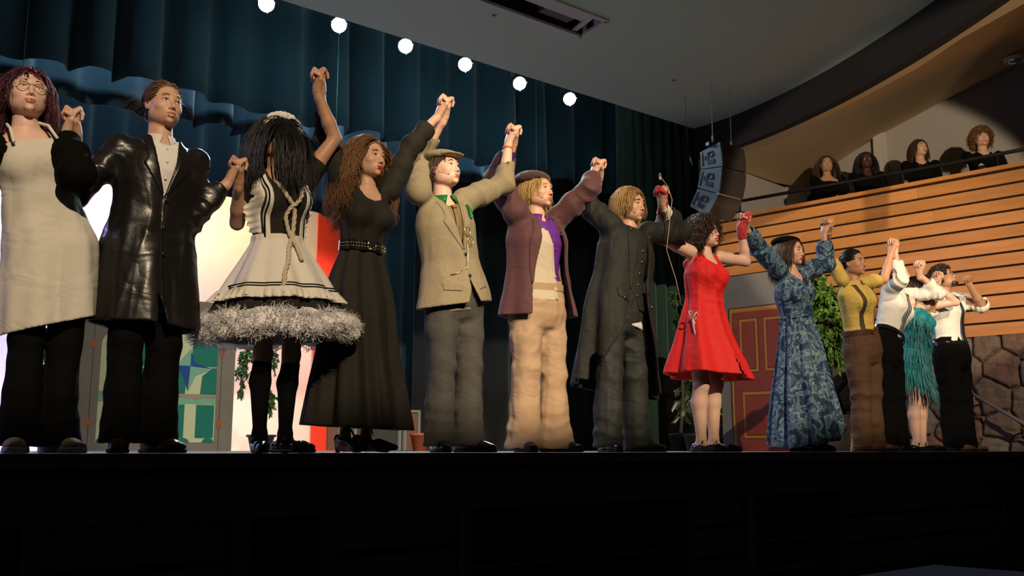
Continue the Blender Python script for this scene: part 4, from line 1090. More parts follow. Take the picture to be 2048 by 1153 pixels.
poly([(sx, Z_(705)), (X_(390), Z_(727)), (X_(425), Z_(737)), (sx, sz)], 2, 4); poly([(sx, sz), (X_(422), Z_(739)), (X_(392), Z_(752)), (X_(378), Z_(784))], 3, 3)
poly([(sx, sz), (X_(377), Z_(784)), (X_(366), Z_(752)), (X_(346), Z_(733))], 2, 4)
poly([(wx0, Z_(808)), (wx1, Z_(808)), (wx1, Z_(796)), (wx0, Z_(796))], 3, 4)
n = 24; up_ = [(wx0 + ww * i / n, Z_(797) + .012 * math.sin(i * .9)) for i in range(n + 1)]
poly([(wx1, Z_(789)), (wx0, Z_(789))] + up_, 4, 5)
for u0, u1 in ((215, 236), (271, 283), (350, 373), (396, 432)): poly([(X_(u0), Z_(877)), (X_(u1), Z_(877)), (X_(u1) + .0, Z_(810)), (X_(u0), Z_(810))], 1, 2)
for i in range(9):
    c_ = wx0 + ww * (i + .5) / 9; poly(arc(c_, wz0 + .001, ww / 18.5, 0, PI, 12, .05), 1 if i % 2 == 0 else 0, 4)
film.build('painted_window', [M_PGREEN, M_PTEAL, M_PBLUE, M_PAQUA, M_PGREY], bpy.data.objects['centre_panel'])

# red panelled door flat
M_DRED = mat('brick_red_scenic_paint', (.21, .036, .02), .6, var=.3, vscale=4); M_DGOLD = mat('ochre_scenic_paint', (.38, .165, .025), .6, var=.25, vscale=6)
DO = -1.4
t = empty('door_flat', atW(1500, 905, DO), 'grey scenery flat with a painted red panelled door and ochre frame', 'scenery flat')
def dw(u, v, o=0.): return atW(u, v, DO - o)
sL = (dw(1440, 700)[:2] - WA) @ WD; sR = (dw(1600, 700)[:2] - WA) @ WD; HT = dw(1440, 557)[2]
def dbox(m, s0, s1, z0, z1, o0, o1, mi=0): m.prism([onW(s0, z0, DO - o0), onW(s1, z0, DO - o0), onW(s1, z1, DO - o0), onW(s0, z1, DO - o0)], np.array([WN[0], WN[1], 0]) * (o0 - o1), mi)
m = MB(); dbox(m, sL, sR, .003, HT, 0, -.04); m.build('flat_panel', M_FLAT, t)
d0 = (dw(1466, 780)[:2] - WA) @ WD; dz = dw(1462, 620)[2]; d1 = d0 + .86
m = MB(); dbox(m, d0 - .012, d1 + .012, .004, dz + .012, .012, 0, 2); dbox(m, d0, d1, .004, dz, .016, .011, 1); dbox(m, d0 + .045, d1 - .045, .004, dz - .045, .03, .012, 0)
def panel(s0, s1, z0, z1):
    dbox(m, s0 - .006, s1 + .006, z0 - .006, z1 + .006, .031, .029, 2); dbox(m, s0, s1, z0, z1, .034, .03, 1); dbox(m, s0 + .03, s1 - .03, z0 + .03, z1 - .03, .037, .034, 2); dbox(m, s0 + .035, s1 - .035, z0 + .035, z1 - .035, .04, .036, 0)
panel(d0 + .13, d0 + .35, .86, dz - .13); panel(d0 + .43, d0 + .65, .86, dz - .13); panel(d0 + .14, d0 + .7, .14, .64)
m.build('painted_door', [M_DRED, M_DGOLD, M_BLACK], t)

# ----------------------------------------------------------------- plants
M_LEAF = mat('dark_ficus_leaf', (.045, .11, .035), .45, var=.4, vscale=8); M_LEAFB = mat('bright_ficus_leaf', (.13, .27, .05), .42, var=.45, vscale=6); M_LEAFP = mat('pale_palm_leaf', (.35, .42, .16), .5, var=.3, vscale=8)
M_BARK = mat('brown_bark', (.09, .06, .04), .9); M_POTB = mat('black_plastic_pot', (.02, .022, .025), .5); M_POTO = mat('orange_clay_pot', (.55, .13, .05), .6); M_SOIL = mat('dark_soil', (.02, .014, .01), .95)
def leaf(m, p, d, L, w, rg, mi=0, up=None):
    d = nrm(d); s_ = nrm(np.cross(d, up if up is not None else nrm(rg.normal(size=3)))); n = np.cross(s_, d); tip = p + d * L - V(0, 0, L * .15); c1 = p + d * L * .35; c2 = p + d * L * .7
    vs = [p, c1 + s_ * w * .5 + n * w * .12, c2 + s_ * w * .36 + n * w * .1, tip, c2 - s_ * w * .36 + n * w * .1, c1 - s_ * w * .5 + n * w * .12, c1, c2]
    vs = [v_ + n * .0 for v_ in vs]; m.add(vs, [(0, 1, 6), (1, 2, 7, 6), (2, 3, 7), (0, 6, 5), (6, 7, 4, 5), (7, 3, 4)], mi)
def tree(name, label, base, clumps, trunk, leafm, n, L, w, seed, pot=None, group='potted trees among the scenery', droop=.5):
    rg = np.random.default_rng(seed); t = empty(name, base, label, 'plant', group); m = MB(); lv = MB()
    m.tube(trunk, np.linspace(.022, .01, len(trunk)), 8); top = np.array(trunk[-1])
    for c, r in clumps:
        c = np.array(c); r = np.array(r); m.tube([top, (top + c) / 2 + V(0, 0, .06), c], [.01, .007, .004], 6)
        kk = int(n * (r[0] * r[2]) / sum(r_[0] * r_[2] for _, r_ in clumps))
        nb = max(4, kk // 22)
        for b in range(nb):
            u_ = nrm(rg.normal(size=3)) * r * rg.uniform(.5, 1.) ; st_ = c + u_ * .35; en = c + u_ + V(0, 0, -droop * r[2] * .5); mid = (st_ + en) / 2 + V(0, 0, .03); m.tube([st_, mid, en], .0022, 4)
            for i in range(22):
                f = rg.uniform(0, 1); p = st_ * (1 - f) ** 2 + 2 * f * (1 - f) * mid + en * f * f; dd = nrm(nrm(en - st_) + nrm(rg.normal(size=3)) * .9 + V(0, 0, -.35)); leaf(lv, p, dd, L * rg.uniform(.7, 1.15), w, rg)
    m.build('branches', M_BARK, t, True); lv.build('foliage', leafm, t, True)
    if pot:
        pc, pr, ph, pm = pot; m = MB(); m.lathe(pc, [(0, .002), (pr * .72, .002), (pr * .95, ph * .86), (pr * 1.08, ph * .86), (pr * 1.08, ph), (pr * .95, ph), (pr * .9, ph * .8)], 28); po = m.build('pot', pm, t, True)
        m = MB(); m.lathe(pc + V(0, 0, ph * .84), [(0, .01), (pr * .92, 0)], 20); m.build('soil', M_SOIL, po, True)
    return t
y = 6.1; b = atY(95, 905, y); b[2] = 0
tree('potted_ficus', 'small dark leafy ficus overlapping the left edge of the window flat', b, [(atY(118, 668, y), (.16, .14, .16)), (atY(92, 690, y), (.12, .12, .18)), (atY(128, 700, y), (.12, .12, .12)), (atY(105, 745, y), (.13, .12, .16)), (atY(115, 785, y), (.06, .06, .1))], [b + V(0, 0, .12), atY(88, 800, y), atY(92, 730, y), atY(98, 690, y)], M_LEAF, 2600, .05, .022, 11, (b, .12, .16, M_POTB))
y = 7.2; b = atY(521, 905, y); b[2] = 0
tree('potted_ficus', 'small ficus in a black pot seen between the maid costume legs', b, [(atY(485, 730, y), (.1, .1, .22)), (atY(540, 720, y), (.14, .12, .16)), (atY(540, 800, y), (.1, .1, .22)), (atY(505, 705, y), (.14, .12, .12)), (atY(480, 775, y), (.05, .05, .16))], [b + V(0, 0, .15), atY(520, 840, y), atY(530, 780, y), atY(525, 730, y)], M_LEAF, 2600, .05, .022, 12, (b, .17, .2, M_POTB))
b = atW(1640, 905, -.55); b[2] = 0; W_ = lambda u, v, o=-.55: atW(u, v, o)
tree('potted_ficus', 'tall bright green ficus behind the blue floral dress', b, [(W_(1640, 600), (.34, .3, .26)), (W_(1660, 650), (.34, .3, .3)), (W_(1640, 690), (.3, .3, .26)), (W_(1672, 700), (.22, .22, .22)), (W_(1625, 570), (.3, .25, .2)), (W_(1540, 560), (.2, .18, .12))], [b + V(0, 0, .14), W_(1645, 800), W_(1642, 720), W_(1645, 680)], M_LEAFB, 4200, .085, .042, 13, (b, .2, .23, M_POTO))
b = atY(1392, 905, 2.6); b[2] = 0; rg = np.random.default_rng(3)
t = empty('potted_palm', b, 'low pale-leaved palm behind the legs of the red dress', 'plant'); lv = MB(); st_ = MB()
for i in range(15):
    a = i / 15 * 2 * PI + rg.uniform(-.2, .2); R_ = rg.uniform(.18, .3); h_ = rg.uniform(.25, .5)
    P_ = [b + V(0, 0, .12)] + [b + V(math.cos(a) * R_ * f ** 1.3, math.sin(a) * R_ * f ** 1.3, .12 + h_ * math.sin(f * 2.2) / 1.0) for f in (.3, .6, .85, 1.)]
    st_.tube(P_, .003, 5)
    for f in np.linspace(.25, 1, 11):
        j = f * (len(P_) - 1); i0 = min(int(j), len(P_) - 2); p = P_[i0] * (1 - (j - i0)) + P_[i0 + 1] * (j - i0); d = nrm(P_[i0 + 1] - P_[i0])
        for sg in (-1, 1): leaf(lv, p, nrm(d * .7 + nrm(np.cross(d, V(0, 0, 1))) * sg + V(0, 0, -.1)), .1 * (1.2 - f * .5), .02, rg, up=V(0, 0, 1))
lv.build('fronds', M_LEAFP, t, True); st_.build('stems', M_BARK, t, True)
m = MB(); m.lathe(b, [(0, .002), (.09, .002), (.12, .16), (.13, .16), (.13, .18), (.115, .18), (.11, .15)], 24); m.build('pot', M_POTB, t, True)
b = atY(1362, 905, 3.3); b[2] = 0; y = 3.3
tree('potted_ficus', 'shadowy ficus half hidden behind the black tailcoat', b, [(atY(1362, 640, y), (.12, .12, .2)), (atY(1368, 720, y), (.12, .12, .24)), (atY(1375, 780, y), (.12, .12, .14)), (atY(1350, 600, y), (.1, .1, .1))], [b + V(0, 0, .15), atY(1366, 800, y), atY(1364, 700, y)], M_LEAF, 900, .07, .03, 14, (b, .13, .2, M_POTB))
# wicker basket
b = atW(1676, 905, -1.05); b[2] = 0; t = empty('wicker_basket', b, 'round cream wicker basket on the deck beside the orange clay pot', 'basket')
m = MB()
for i in range(17):
    z = .012 + i * .021; r_ = .13 + .03 * math.sin(i / 16 * 2.2); m.tube([b + V((r_ + .004 * math.cos(12 * a + (i % 2) * PI)) * math.cos(a), (r_ + .004 * math.cos(12 * a + (i % 2) * PI)) * math.sin(a), z) for a in np.linspace(0, 2 * PI, 49)], .011, 6, cap=False)
m.lathe(b, [(0, .01), (.12, .01)], 20); m.build('woven_body', mat('cream_wicker', (.55, .47, .3), .75), t, True)
m = MB(); m.tube([b + V(.158 * math.cos(a), .158 * math.sin(a), .365) for a in np.linspace(0, 2 * PI, 40)], .014, 8, cap=False); m.build('rim', mat('tan_wicker', (.45, .32, .17), .75), t, True)
# low folding screen and pot behind the long black dress
y = 5.6; x0, x1 = atY(655, 900, y)[0], atY(838, 900, y)[0]; t = empty('low_scenery_screen', ((x0 + x1) / 2, y, 0), 'low brown and grey panelled scenery screen behind the long black dress', 'scenery screen')
M_BR = mat('brown_scenic_paint', (.20, .09, .06), .7, var=.2, vscale=8); M_GP = mat('grey_post_paint', (.22, .25, .26), .6); M_DG = mat('dark_grey_cloth', (.05, .055, .06), .9, var=.3, vscale=9)
w_ = x1 - x0
for a, c, mt, nm in ((0, .1, M_BR, 'brown_panel'), (.12, .26, M_BR, 'brown_panel'), (.3, .74, M_DG, 'dark_panel'), (.86, .98, M_BR, 'brown_panel')):
    m = MB(); m.box((x0 + w_ * (a + c) / 2, y + .02, .23), (w_ * (c - a), .03, .44)); m.build(nm, mt, t)
for a in (.11, .28, .77, .83, .99):
    m = MB(); m.box((x0 + w_ * a, y, .24), (.035, .035, .475)); m.build('post', M_GP, t)
m = MB(); m.box(((x0 + x1) / 2, y, .47), (w_, .04, .03)); m.build('top_bar', M_GP, t)
b = atY(840, 905, 5.0); b[2] = 0; m = MB(); m.lathe(b, [(0, .002), (.08, .002), (.11, .17), (.12, .17), (.12, .2), (.1, .2), (.095, .16)], 24); tag(m.build('clay_pot', mat('red_clay', (.45, .12, .07), .7), None, True), 'empty red clay pot on the deck right of the low screen', 'pot')
# crumpled pink cloth at the foot of the window flat
sd = Sdf(); b = atY(117, 905, 5.6); b[2] = 0
for i in range(7): sd.ell(b + V(rg.uniform(-.1, .1), rg.uniform(-.05, .05), .03 + .02 * (i % 3)), (.09, .06, .04), .03)
sd.wrinkle(.004, 30, 1); sd.raw(lambda p: .002 - p[:, 2], b, 1e6, .002, 'int')
tag(sdf_obj('cloth_heap', sd, .01, mat('pink_cloth', (.5, .16, .2), .9), None), 'crumpled pink cloth on the deck by the black pot', 'cloth')
# ----------------------------------------------------------------- garment tools
def front(P, sd, X, Z, off=0., back=False):
    if getattr(sd, 'arms', None):                # lay it on the body of the garment, not on a sleeve
        s2 = Sdf(); s2.P = [q for q in sd.P if not any(q is a for a in sd.arms)]; s2.D = sd.D; s2.warp = sd.warp; sd = s2
    X = np.asarray(X, float); Z = np.asarray(Z, float); sg = -1 if back else 1
    O_ = np.stack([X, np.full_like(X, -.45 * sg), Z], -1).reshape(-1, 3); W = P.fr[0] + O_ @ P.fr[1]; d = P.fr[1][1] * sg; t = np.zeros(len(W))
    for _ in range(36):
        v = sd.eval((W + d * t[:, None]).astype(np.float32), .6); t = np.minimum(t + np.where(np.abs(v) < 4e-4, 0, v * .85), .6)
    miss = t > .5
    if miss.any() and (~miss).any(): t[miss] = t[~miss].max()
    return (W + d * (t - off)[:, None]).reshape(X.shape + (3,))

def patch(P, sd, left, right, m, name, off=.004, th=.006, nt=26, ns=7, parent=None, back=False, wav=None):
    """cloth strip laid on the front of a garment between two edge lines given as (x, z) in the torso frame"""
    def res(c):
        c = np.array(c, float); s = np.r_[0, np.cumsum(np.linalg.norm(np.diff(c, axis=0), axis=1))]; t = np.linspace(0, s[-1], nt); return np.stack([np.interp(t, s, c[:, 0]), np.interp(t, s, c[:, 1])], 1)
    a, b = res(left), res(right); k = np.linspace(0, 1, ns)[None, :, None]; g = a[:, None] * (1 - k) + b[:, None] * k
    F = front(P, sd, g[..., 0], g[..., 1], off, back); y = P.fr[1][1] * (-1 if back else 1)
    if wav is not None: F = F - y * wav(np.linspace(0, 1, nt)[:, None], k[..., 0])[..., None]
    B = F + y * th; n = nt * ns; vs = np.vstack([F.reshape(-1, 3), B.reshape(-1, 3)]); fs = []
    for i in range(nt - 1):
        for j in range(ns - 1):
            q = (i * ns + j, i * ns + j + 1, (i + 1) * ns + j + 1, (i + 1) * ns + j); fs.append(q); fs.append(tuple(n + x for x in q[::-1]))
    ed = [i * ns for i in range(nt)] + [(nt - 1) * ns + j for j in range(1, ns)] + [i * ns + ns - 1 for i in range(nt - 2, -1, -1)] + [j for j in range(ns - 2, 0, -1)]
    for i in range(len(ed)): p, q = ed[i], ed[(i + 1) % len(ed)]; fs.append((p, q, q + n, p + n))
    return mesh_np(name, vs, fs, m, parent or P.root, None, True)

def rowsof(P, rows): T = P.T; k = P.k * P.b; lx, ly = P.lean(); return [(z * T, a * k, b * k, cx * k - lx * min(z, 0) * T, cy * k - ly * min(z, 0) * T) for z, a, b, cx, cy in [(r + (0, 0))[:5] for r in rows]]
def shell(sd, P, rows, th=.012, fold=None, k=.01, ex=2., down=.06, topopen=False):
    sd.warp = (P.fr[0].astype(np.float32), P.ax.astype(np.float32)); r = rowsof(P, rows); sd.loft(P.fr, r, k, fold=fold, ex=ex)
    z0 = min(x[0] for x in r); lo = min(r); r2 = [(lo[0] - down,) + lo[1:]] + sorted(r)
    if topopen: hi = max(r); r2.append((hi[0] + .05,) + hi[1:])
    r2 = [(z, a - th, b - th, cx, cy) for z, a, b, cx, cy in r2]
    f2 = None
    if fold is not None:
        zz0, zz1 = min(r)[0], max(r)[0]
        f2 = lambda th_, t, z: fold(th_, np.clip((z - zz0) / (zz1 - zz0), 0, 1), z)
    sd.loft(P.fr, r2, .002, 'sub', fold=f2, ex=ex)
def front_cut(sd, P, zw, x0=0., ymax=-.01, k=.006):
    """opens a garment at the front; zw rows: z (units of T), half width, centre x"""
    zw = np.array([(r + (x0,))[:3] for r in zw], float); zw = zw[zw[:, 0].argsort()]; T = P.T; o = P.fr[0].astype(np.float32); R = P.fr[1].astype(np.float32)
    def fn(p):
        q = (p - o) @ R.T; z = q[:, 2] / T; w = np.interp(z, zw[:, 0], zw[:, 1]); c = np.interp(z, zw[:, 0], zw[:, 2])
        return np.maximum(np.maximum(np.abs(q[:, 0] - c) - w, q[:, 1] - ymax), np.maximum((zw[0, 0] - z) * T, (z - zw[-1, 0]) * T)).astype(np.float32)
    sd.raw(fn, P.L((0, -.1, (zw[0, 0] + zw[-1, 0]) / 2 * T)), (zw[-1, 0] - zw[0, 0]) / 2 * T + .35, k, 'sub')
def neck_cut(sd, P, r=.062, dz=-.01, y=-.01, drop=.03):
    c = P.L((0, y, P.T * 1.0 + dz)); sd.cone(c - P.ax * drop + P.L((0, -.02, 0)) - P.fr[0], c + P.ax * .12, r, r + .01, .01, 'sub')
def bust(sd, P, a=.05, x=.07, z=.68, y=-.085):
    for s_ in (-1, 1): sd.ell(P.L((s_ * x, y, z * P.T)), (a * 1.1, a, a * 1.05), .06)
def folds(n, a0, a1, seed=0., p=1.3, irr=.6):
    return lambda th, t, z: (a0 + (a1 - a0) * (1 - np.clip(t, 0, 1)) ** p) * (np.sin(n * th + seed + irr * np.sin(2 * th + seed) + 1.2 * (1 - t)) + .4 * np.sin((n * 1.9) * th + 2.1 * seed - z * 3))
def collar(P, m, r=.062, h=.035, gap=.02, name='collar', spread=.045, dz=-.01, parent=None, y=-.012, low=.055):
    """shirt collar: band plus two pointed leaves"""
    mb = MB(); c = P.L((0, y, P.T + dz)); X, Y, Z = P.fr[1]; n = 26; vs = []
    for i in range(n + 1):
        a = -PI / 2 + .16 + (2 * PI - .32) * i / n; f = abs(i / n - .5) * 2
        d = X * math.cos(a) * r + Y * math.sin(a) * r * .95
        top = c + d * 1.0 + Z * (h * (1 - .35 * f)); out = c + d * (1.16 + .1 * f) + Z * (-.012 - low * max(0, f - .62) / .38 * .9) + X * (np.sign(math.cos(a)) * spread * max(0, f - .7) / .3 * .6)
        vs += [top, out, out + (c - out) * .06, top - d * .07, ]
    mb.add(vs, [(i * 4 + j, i * 4 + (j + 1) % 4, (i + 1) * 4 + (j + 1) % 4, (i + 1) * 4 + j) for i in range(n) for j in range(4)] + [(3, 2, 1, 0), (n * 4, n * 4 + 1, n * 4 + 2, n * 4 + 3)])
    return mb.build(name, m, parent or P.root, True)
def belt(P, m, z, a, b, h=.018, t=.008, buckle=None, cy=0.):
    mb = MB(); n = 48; vs = []; T = P.T
    for i in range(n):
        q = 2 * PI * i / n
        for rr, zz in ((0, -h), (t, -h), (t, h), (0, h)): vs.append(P.L(((a + rr) * math.cos(q), (b + rr) * math.sin(q) + cy, z * T + zz)))
    mb.add(vs, [(i * 4 + j, i * 4 + (j + 1) % 4, ((i + 1) % n) * 4 + (j + 1) % 4, ((i + 1) % n) * 4 + j) for i in range(n) for j in range(4)])
    o = mb.build('belt', m, P.root, False)
    if buckle is not None:
        mb = MB(); f = P.L((0, -b - t - .003 + cy, z * T)); X, Y, Z = P.fr[1]
        mb.tube([f + X * x + Z * zz for x, zz in ((-.022, -.018), (.022, -.018), (.022, .018), (-.022, .018), (-.022, -.018))], .003, 6); mb.build('buckle', buckle, o, True)
    return o
def ring(P, q, t, r, th, m, name, w=.006):
    S, E, W, f, arm = P.arm[q]; c = E + (W - E) * t; d = nrm(W - E); u = nrm(np.cross(d, V(0, 1, 0))); v = np.cross(d, u); mb = MB()
    mb.lathe(c, [(r, -w), (r + th, -w * .7), (r + th, w * .7), (r, w), (r, -w)], 28, axis=d); return mb.build(name, m, P.root, True)
def tie(P, sd, m, z0, z1, w0=.02, w1=.042, x=0., dx=0., off=.006):
    T = P.T; k = patch(P, sd, [(x - .02, z1 * T), (x - .014, z1 * T - .035)], [(x + .02, z1 * T), (x + .014, z1 * T - .035)], m, 'tie_knot', off + .008, .018, 8, 5)
    zt, zb = z1 * T - .03, z0 * T
    return patch(P, sd, [(x - w0 * .7, zt), (x + dx - w1, zb + .05), (x + dx, zb)], [(x + w0 * .7, zt), (x + dx + w1, zb + .05), (x + dx + .001, zb)], m, 'tie', off, .006, 30, 6)
def pos_arm(c, E, up=.5): return nrm(nrm(np.asarray(c) - np.asarray(E)) * (1 - up) + V(0, -.08, 1) * up)

# clasped pairs: place of the joined hands, elbow of the left-hand and of the right-hand person
CY_ = .09
PAIR = [((145, 232), (128, 372), (172, 392)), ((475, 330), (402, 446), (462, 442)), ((637, 152), (676, 288), (650, 262)), ((890, 205), (842, 276), (856, 290)), ((1026, 262), (978, 384), (1008, 335)),
        ((1196, 328), (1152, 392), (1195, 415)), ((1322, 385), (1372, 462), (1342, 490)), ((1487, 435), (1478, 488), (1512, 505)), ((1653, 447), (1636, 505), (1664, 528)), ((1785, 487), (1780, 566), (1812, 556)),
        ((1838, 530), (1856, 606), (1830, 604)), ((1874, 553), (1884, 620), (1862, 628))]
ARM = []
for i, (c, ea, eb) in enumerate(PAIR):
    C_ = atY(*c, CY_); EA = atY(*ea, .12); EB = atY(*eb, .22 if i not in (9, 11) else -.04); hs_ = 1.04
    a, b = clasp(C_, pos_arm(C_, EA, .55), pos_arm(C_, EB, .55), hs=hs_)
    a['E'] = EA; b['E'] = EB; ARM.append((a, b))
def hd(u, v=300, y=.15): p = atY(u, v, y); return (p[0], y)
def fx(u): return atY(u, 903, .17)[0]
PEOPLE = 'ALL'
def want(n): return PEOPLE == 'ALL' or n in PEOPLE
FQ = dict(h=.0026); FM = dict(h=.003); FL_ = dict(h=.0036)

M_LEATHER = mat('black_leather', (.010, .009, .008), .32, spec=.5, bump=.06, bscale=120, fold=.28); M_WSHIRT = mat('white_shirt_cotton', (.72, .70, .66), .85, bump=.05, bscale=300, fold=0.45)
M_BLK = mat('black_cotton', (.0035, .0035, .0035), .9, spec=.08, bump=.08, bscale=250, fold=0.35); M_BLKW = mat('black_wool', (.02, .018, .014), .9, spec=.2, bump=.1, bscale=300, fold=0.4)
M_SILVER = mat('silver_metal', (.7, .7, .72), .2, 1.); M_GOLD = mat('gold_metal', (.7, .5, .22), .25, 1.)
H_RED = mat('maroon_hair', (.06, .012, .014), .4, spec=.35); H_MAG = mat('magenta_hair_tips', (.35, .02, .16), .45); H_BROWN = mat('brown_hair', (.055, .028, .014), .38, spec=.4); H_DKBLOND = mat('dark_blond_hair', (.16, .09, .045), .42, spec=.35); H_BLACK = mat('black_hair', (.010, .009, .009), .38, spec=.35)
H_AUB = mat('light_brown_hair', (.20, .095, .035), .42, spec=.35, var=.4, vscale=15); H_BLOND = mat('sandy_blond_hair', (.42, .25, .08), .45, var=.35, vscale=25); H_CURL = mat('dark_brown_curls', (.04, .02, .012), .4)

# ---- 1 apron
if want(1):
    P = Person('person in a white apron and black top, at the far left holding up one hand', fx(70), .16, 1.62, hd(45), hs=.97, skin=SK_PALE, build=.98, stance=.07, armL=ARM[0][0], hpitch=.12, hyaw=-.05, feet=(.02, .0), face=dict(h=.0026, fat=.8, eye=.8, smile=.3, gaze=V(0, 1, -.3)), tall_arm=.0)
    P.body(bare_arm=False)
    sd = Sdf(); sd.loft(P.fr, P.stations(.006), .03); bust(sd, P, .055); P.sleeve(sd, 'L', (.062, .066, .072, .062, .036), 1.86, seed=1, wr=.006); P.sleeve(sd, 'R', (.062, .066, .07, .056, .036), 1.8, seed=2, wr=.006); neck_cut(sd, P, .092, -.03, y=-.035, drop=.04); sd.wrinkle(.003, 16, 1)
    sdf_obj('black_top', sd, .0065, M_BLK, P.root)
    P.trousers(M_BLK, (.095, .07, .072, .098), hem=.03, seed=3)
    ap = Sdf(); shell(ap, P, [(-.62, .22, .17, -.0, -.0), (-.35, .22, .165), (0, .208, .152), (.3, .17, .124), (.55, .168, .132), (.72, .17, .148), (.86, .14, .118)], .014, folds(5, .001, .010, 1.)); bust(ap, P, .058)
    fo, fR = P.fr[0].astype(np.float32), P.fr[1].astype(np.float32); T_ = P.T
    def bibcut(p):
        q = (p - fo) @ fR.T; z = q[:, 2] / T_; return np.maximum(q[:, 1] - np.interp(z, [-.6, .3, .5, .8], [.05, .03, -.02, -.045]), np.abs(q[:, 0]) - np.interp(z, [.3, .6, .9], [.3, .165, .1]))
    ap.raw(bibcut, P.hip, 1e6, .003, 'int'); ap.crease(P.L((0, -.1, .4 * T_)), V(0, .2, 1), .22, .004, 50, 4); ap.crease(P.L((0, -.1, -.2 * T_)), V(.3, 0, 1), .25, .004, 36, 6); ap.wrinkle(.004, 11, 3)
    a_ = sdf_obj('apron', ap, .006, mat('cream_apron_cotton', (.62, .58, .50), .9, bump=.06, bscale=250, fold=0.4), P.root)
    for s_ in (-1, 1): mb = MB(); mb.tube([P.L((s_ * .085, -.135, .84 * T_)), P.L((s_ * .075, -.09, .97 * T_)), P.L((s_ * .06, 0, 1.05 * T_)), P.L((s_ * .04, .07, 1.0 * T_))], .007, 8); mb.build('strap', M_WSHIRT, a_, True)
    hair(P, H_RED, 'down', 2400, .24, r=.0011, wave=.012, wfreq=22, fringe=.35, seed=3, tips=H_MAG, tipfrac=.14, spreadx=.9, vol=.016)
    glasses(P, mat('clear_pink_frame', (.55, .38, .34), .3, .3), .0235, .0016)
    P.shoe('R', mat('tan_canvas', (.45, .33, .2), .7), 'sneaker', M_WSHIRT); P.shoe('L', bpy.data.materials['tan_canvas'], 'sneaker', M_WSHIRT)
    ring(P, 'L', .93, .03, .003, M_SILVER, 'bracelet')
# ---- 2 leather coat
if want(2):
    P = Person('person in a long black leather coat and white collared shirt, mouth open', fx(272), .16, 1.70, hd(322), hs=.97, skin=SK_FAIR, stance=.075, build=1.04, armR=ARM[0][1], armL=ARM[1][0], hpitch=.05, hyaw=.12, hroll=-.04, sh=.185, face=dict(h=.0026, open=.005, brow=.8, browmat=H_BROWN, iris=IRIS_B), tall_arm=-.03)
    P.body(bare_arm=False)
    sh = Sdf(); sh.loft(P.fr, P.stations(.002), .03); neck_cut(sh, P, .058, -.005, drop=.0); sh.wrinkle(.002, 25, 2); sdf_obj('shirt', sh, .006, M_WSHIRT, P.root)
    collar(P, M_WSHIRT, .06, .03)
    ct = Sdf(); shell(ct, P, [(-.66, .235, .175), (-.35, .225, .165), (0, .205, .15), (.3, .172, .125), (.5, .175, .13), (.7, .182, .135), (.84, .175, .115), (.94, .13, .09), (1.0, .085, .08)], .014, folds(5, .001, .010, 2.))
    P.sleeve(ct, 'R', (.066, .058, .054, .047, .038), 1.8, seed=5, wr=.009, k=.04); P.sleeve(ct, 'L', (.066, .058, .054, .047, .038), 1.8, seed=7, wr=.009, k=.04)
    front_cut(ct, P, [(.44, .0), (.46, .004), (.75, .042), (1.1, .07)]); front_cut(ct, P, [(-.8, .03, .04), (-.55, .012, .02), (-.42, .002, .0)]); neck_cut(ct, P, .068, .0, drop=0.)
    ct.crease(P.L((0, -.1, .3 * P.T)), V(0, 0, 1), .2, .006, 55, 2); ct.wrinkle(.005, 13, 5, (1, 1, .5))
    o = sdf_obj('leather_coat', ct, .0055, M_LEATHER, P.root); T_ = P.T
    for s_ in (-1, 1): patch(P, ct, [(s_ * .004, .46 * T_), (s_ * .045, .72 * T_), (s_ * .075, .93 * T_)], [(s_ * .012, .45 * T_), (s_ * .105, .70 * T_), (s_ * .085, .76 * T_), (s_ * .105, .95 * T_)], M_LEATHER, 'lapel', .006, .01, 26, 6)
    patch(P, ct, [(.002, .46 * T_), (.0, .0), (.03, -.6 * T_)], [(.006, .46 * T_), (.004, .0), (.034, -.6 * T_)], M_BLK, 'front_seam', .003, .004, 30, 3)
    for z_ in (.40, .16, -.08): P.buttons([front(P, ct, [.012], [z_ * T_], .004)[0]], BLACK_GLOSS, .011)
    for z_ in (.6, .75, .88): P.buttons([front(P, sh, [.0], [z_ * T_], .002)[0]], M_WSHIRT, .006)
    P.trousers(M_BLK, (.09, .072, .075, .088), hem=.045, seed=5)
    hair(P, H_DKBLOND, 'back', 2000, r=.001, knot=(0, -.12, .0), seed=5, front=.055, zline=.085, vol=.013, cap=dict(th=.003), wave=.002, wfreq=40)
    hair(P, H_DKBLOND, 'scalp', 45, .13, seed=8, name='flyaway_hair', r=.0004, wave=.01, wfreq=20, vol=.02)
    mb = Sdf(); mb.ell(P.HD((0, -.13, -.01)), (.03, .035, .03), .01); mb.wrinkle(.003, 90, 1); sdf_obj('hair_bun', mb, .005, H_DKBLOND, P.root)
    for q in 'RL': P.shoe(q, mat('brown_leather', (.08, .03, .018), .3, coat=.3) if q == 'R' else bpy.data.materials['brown_leather'], 'oxford')
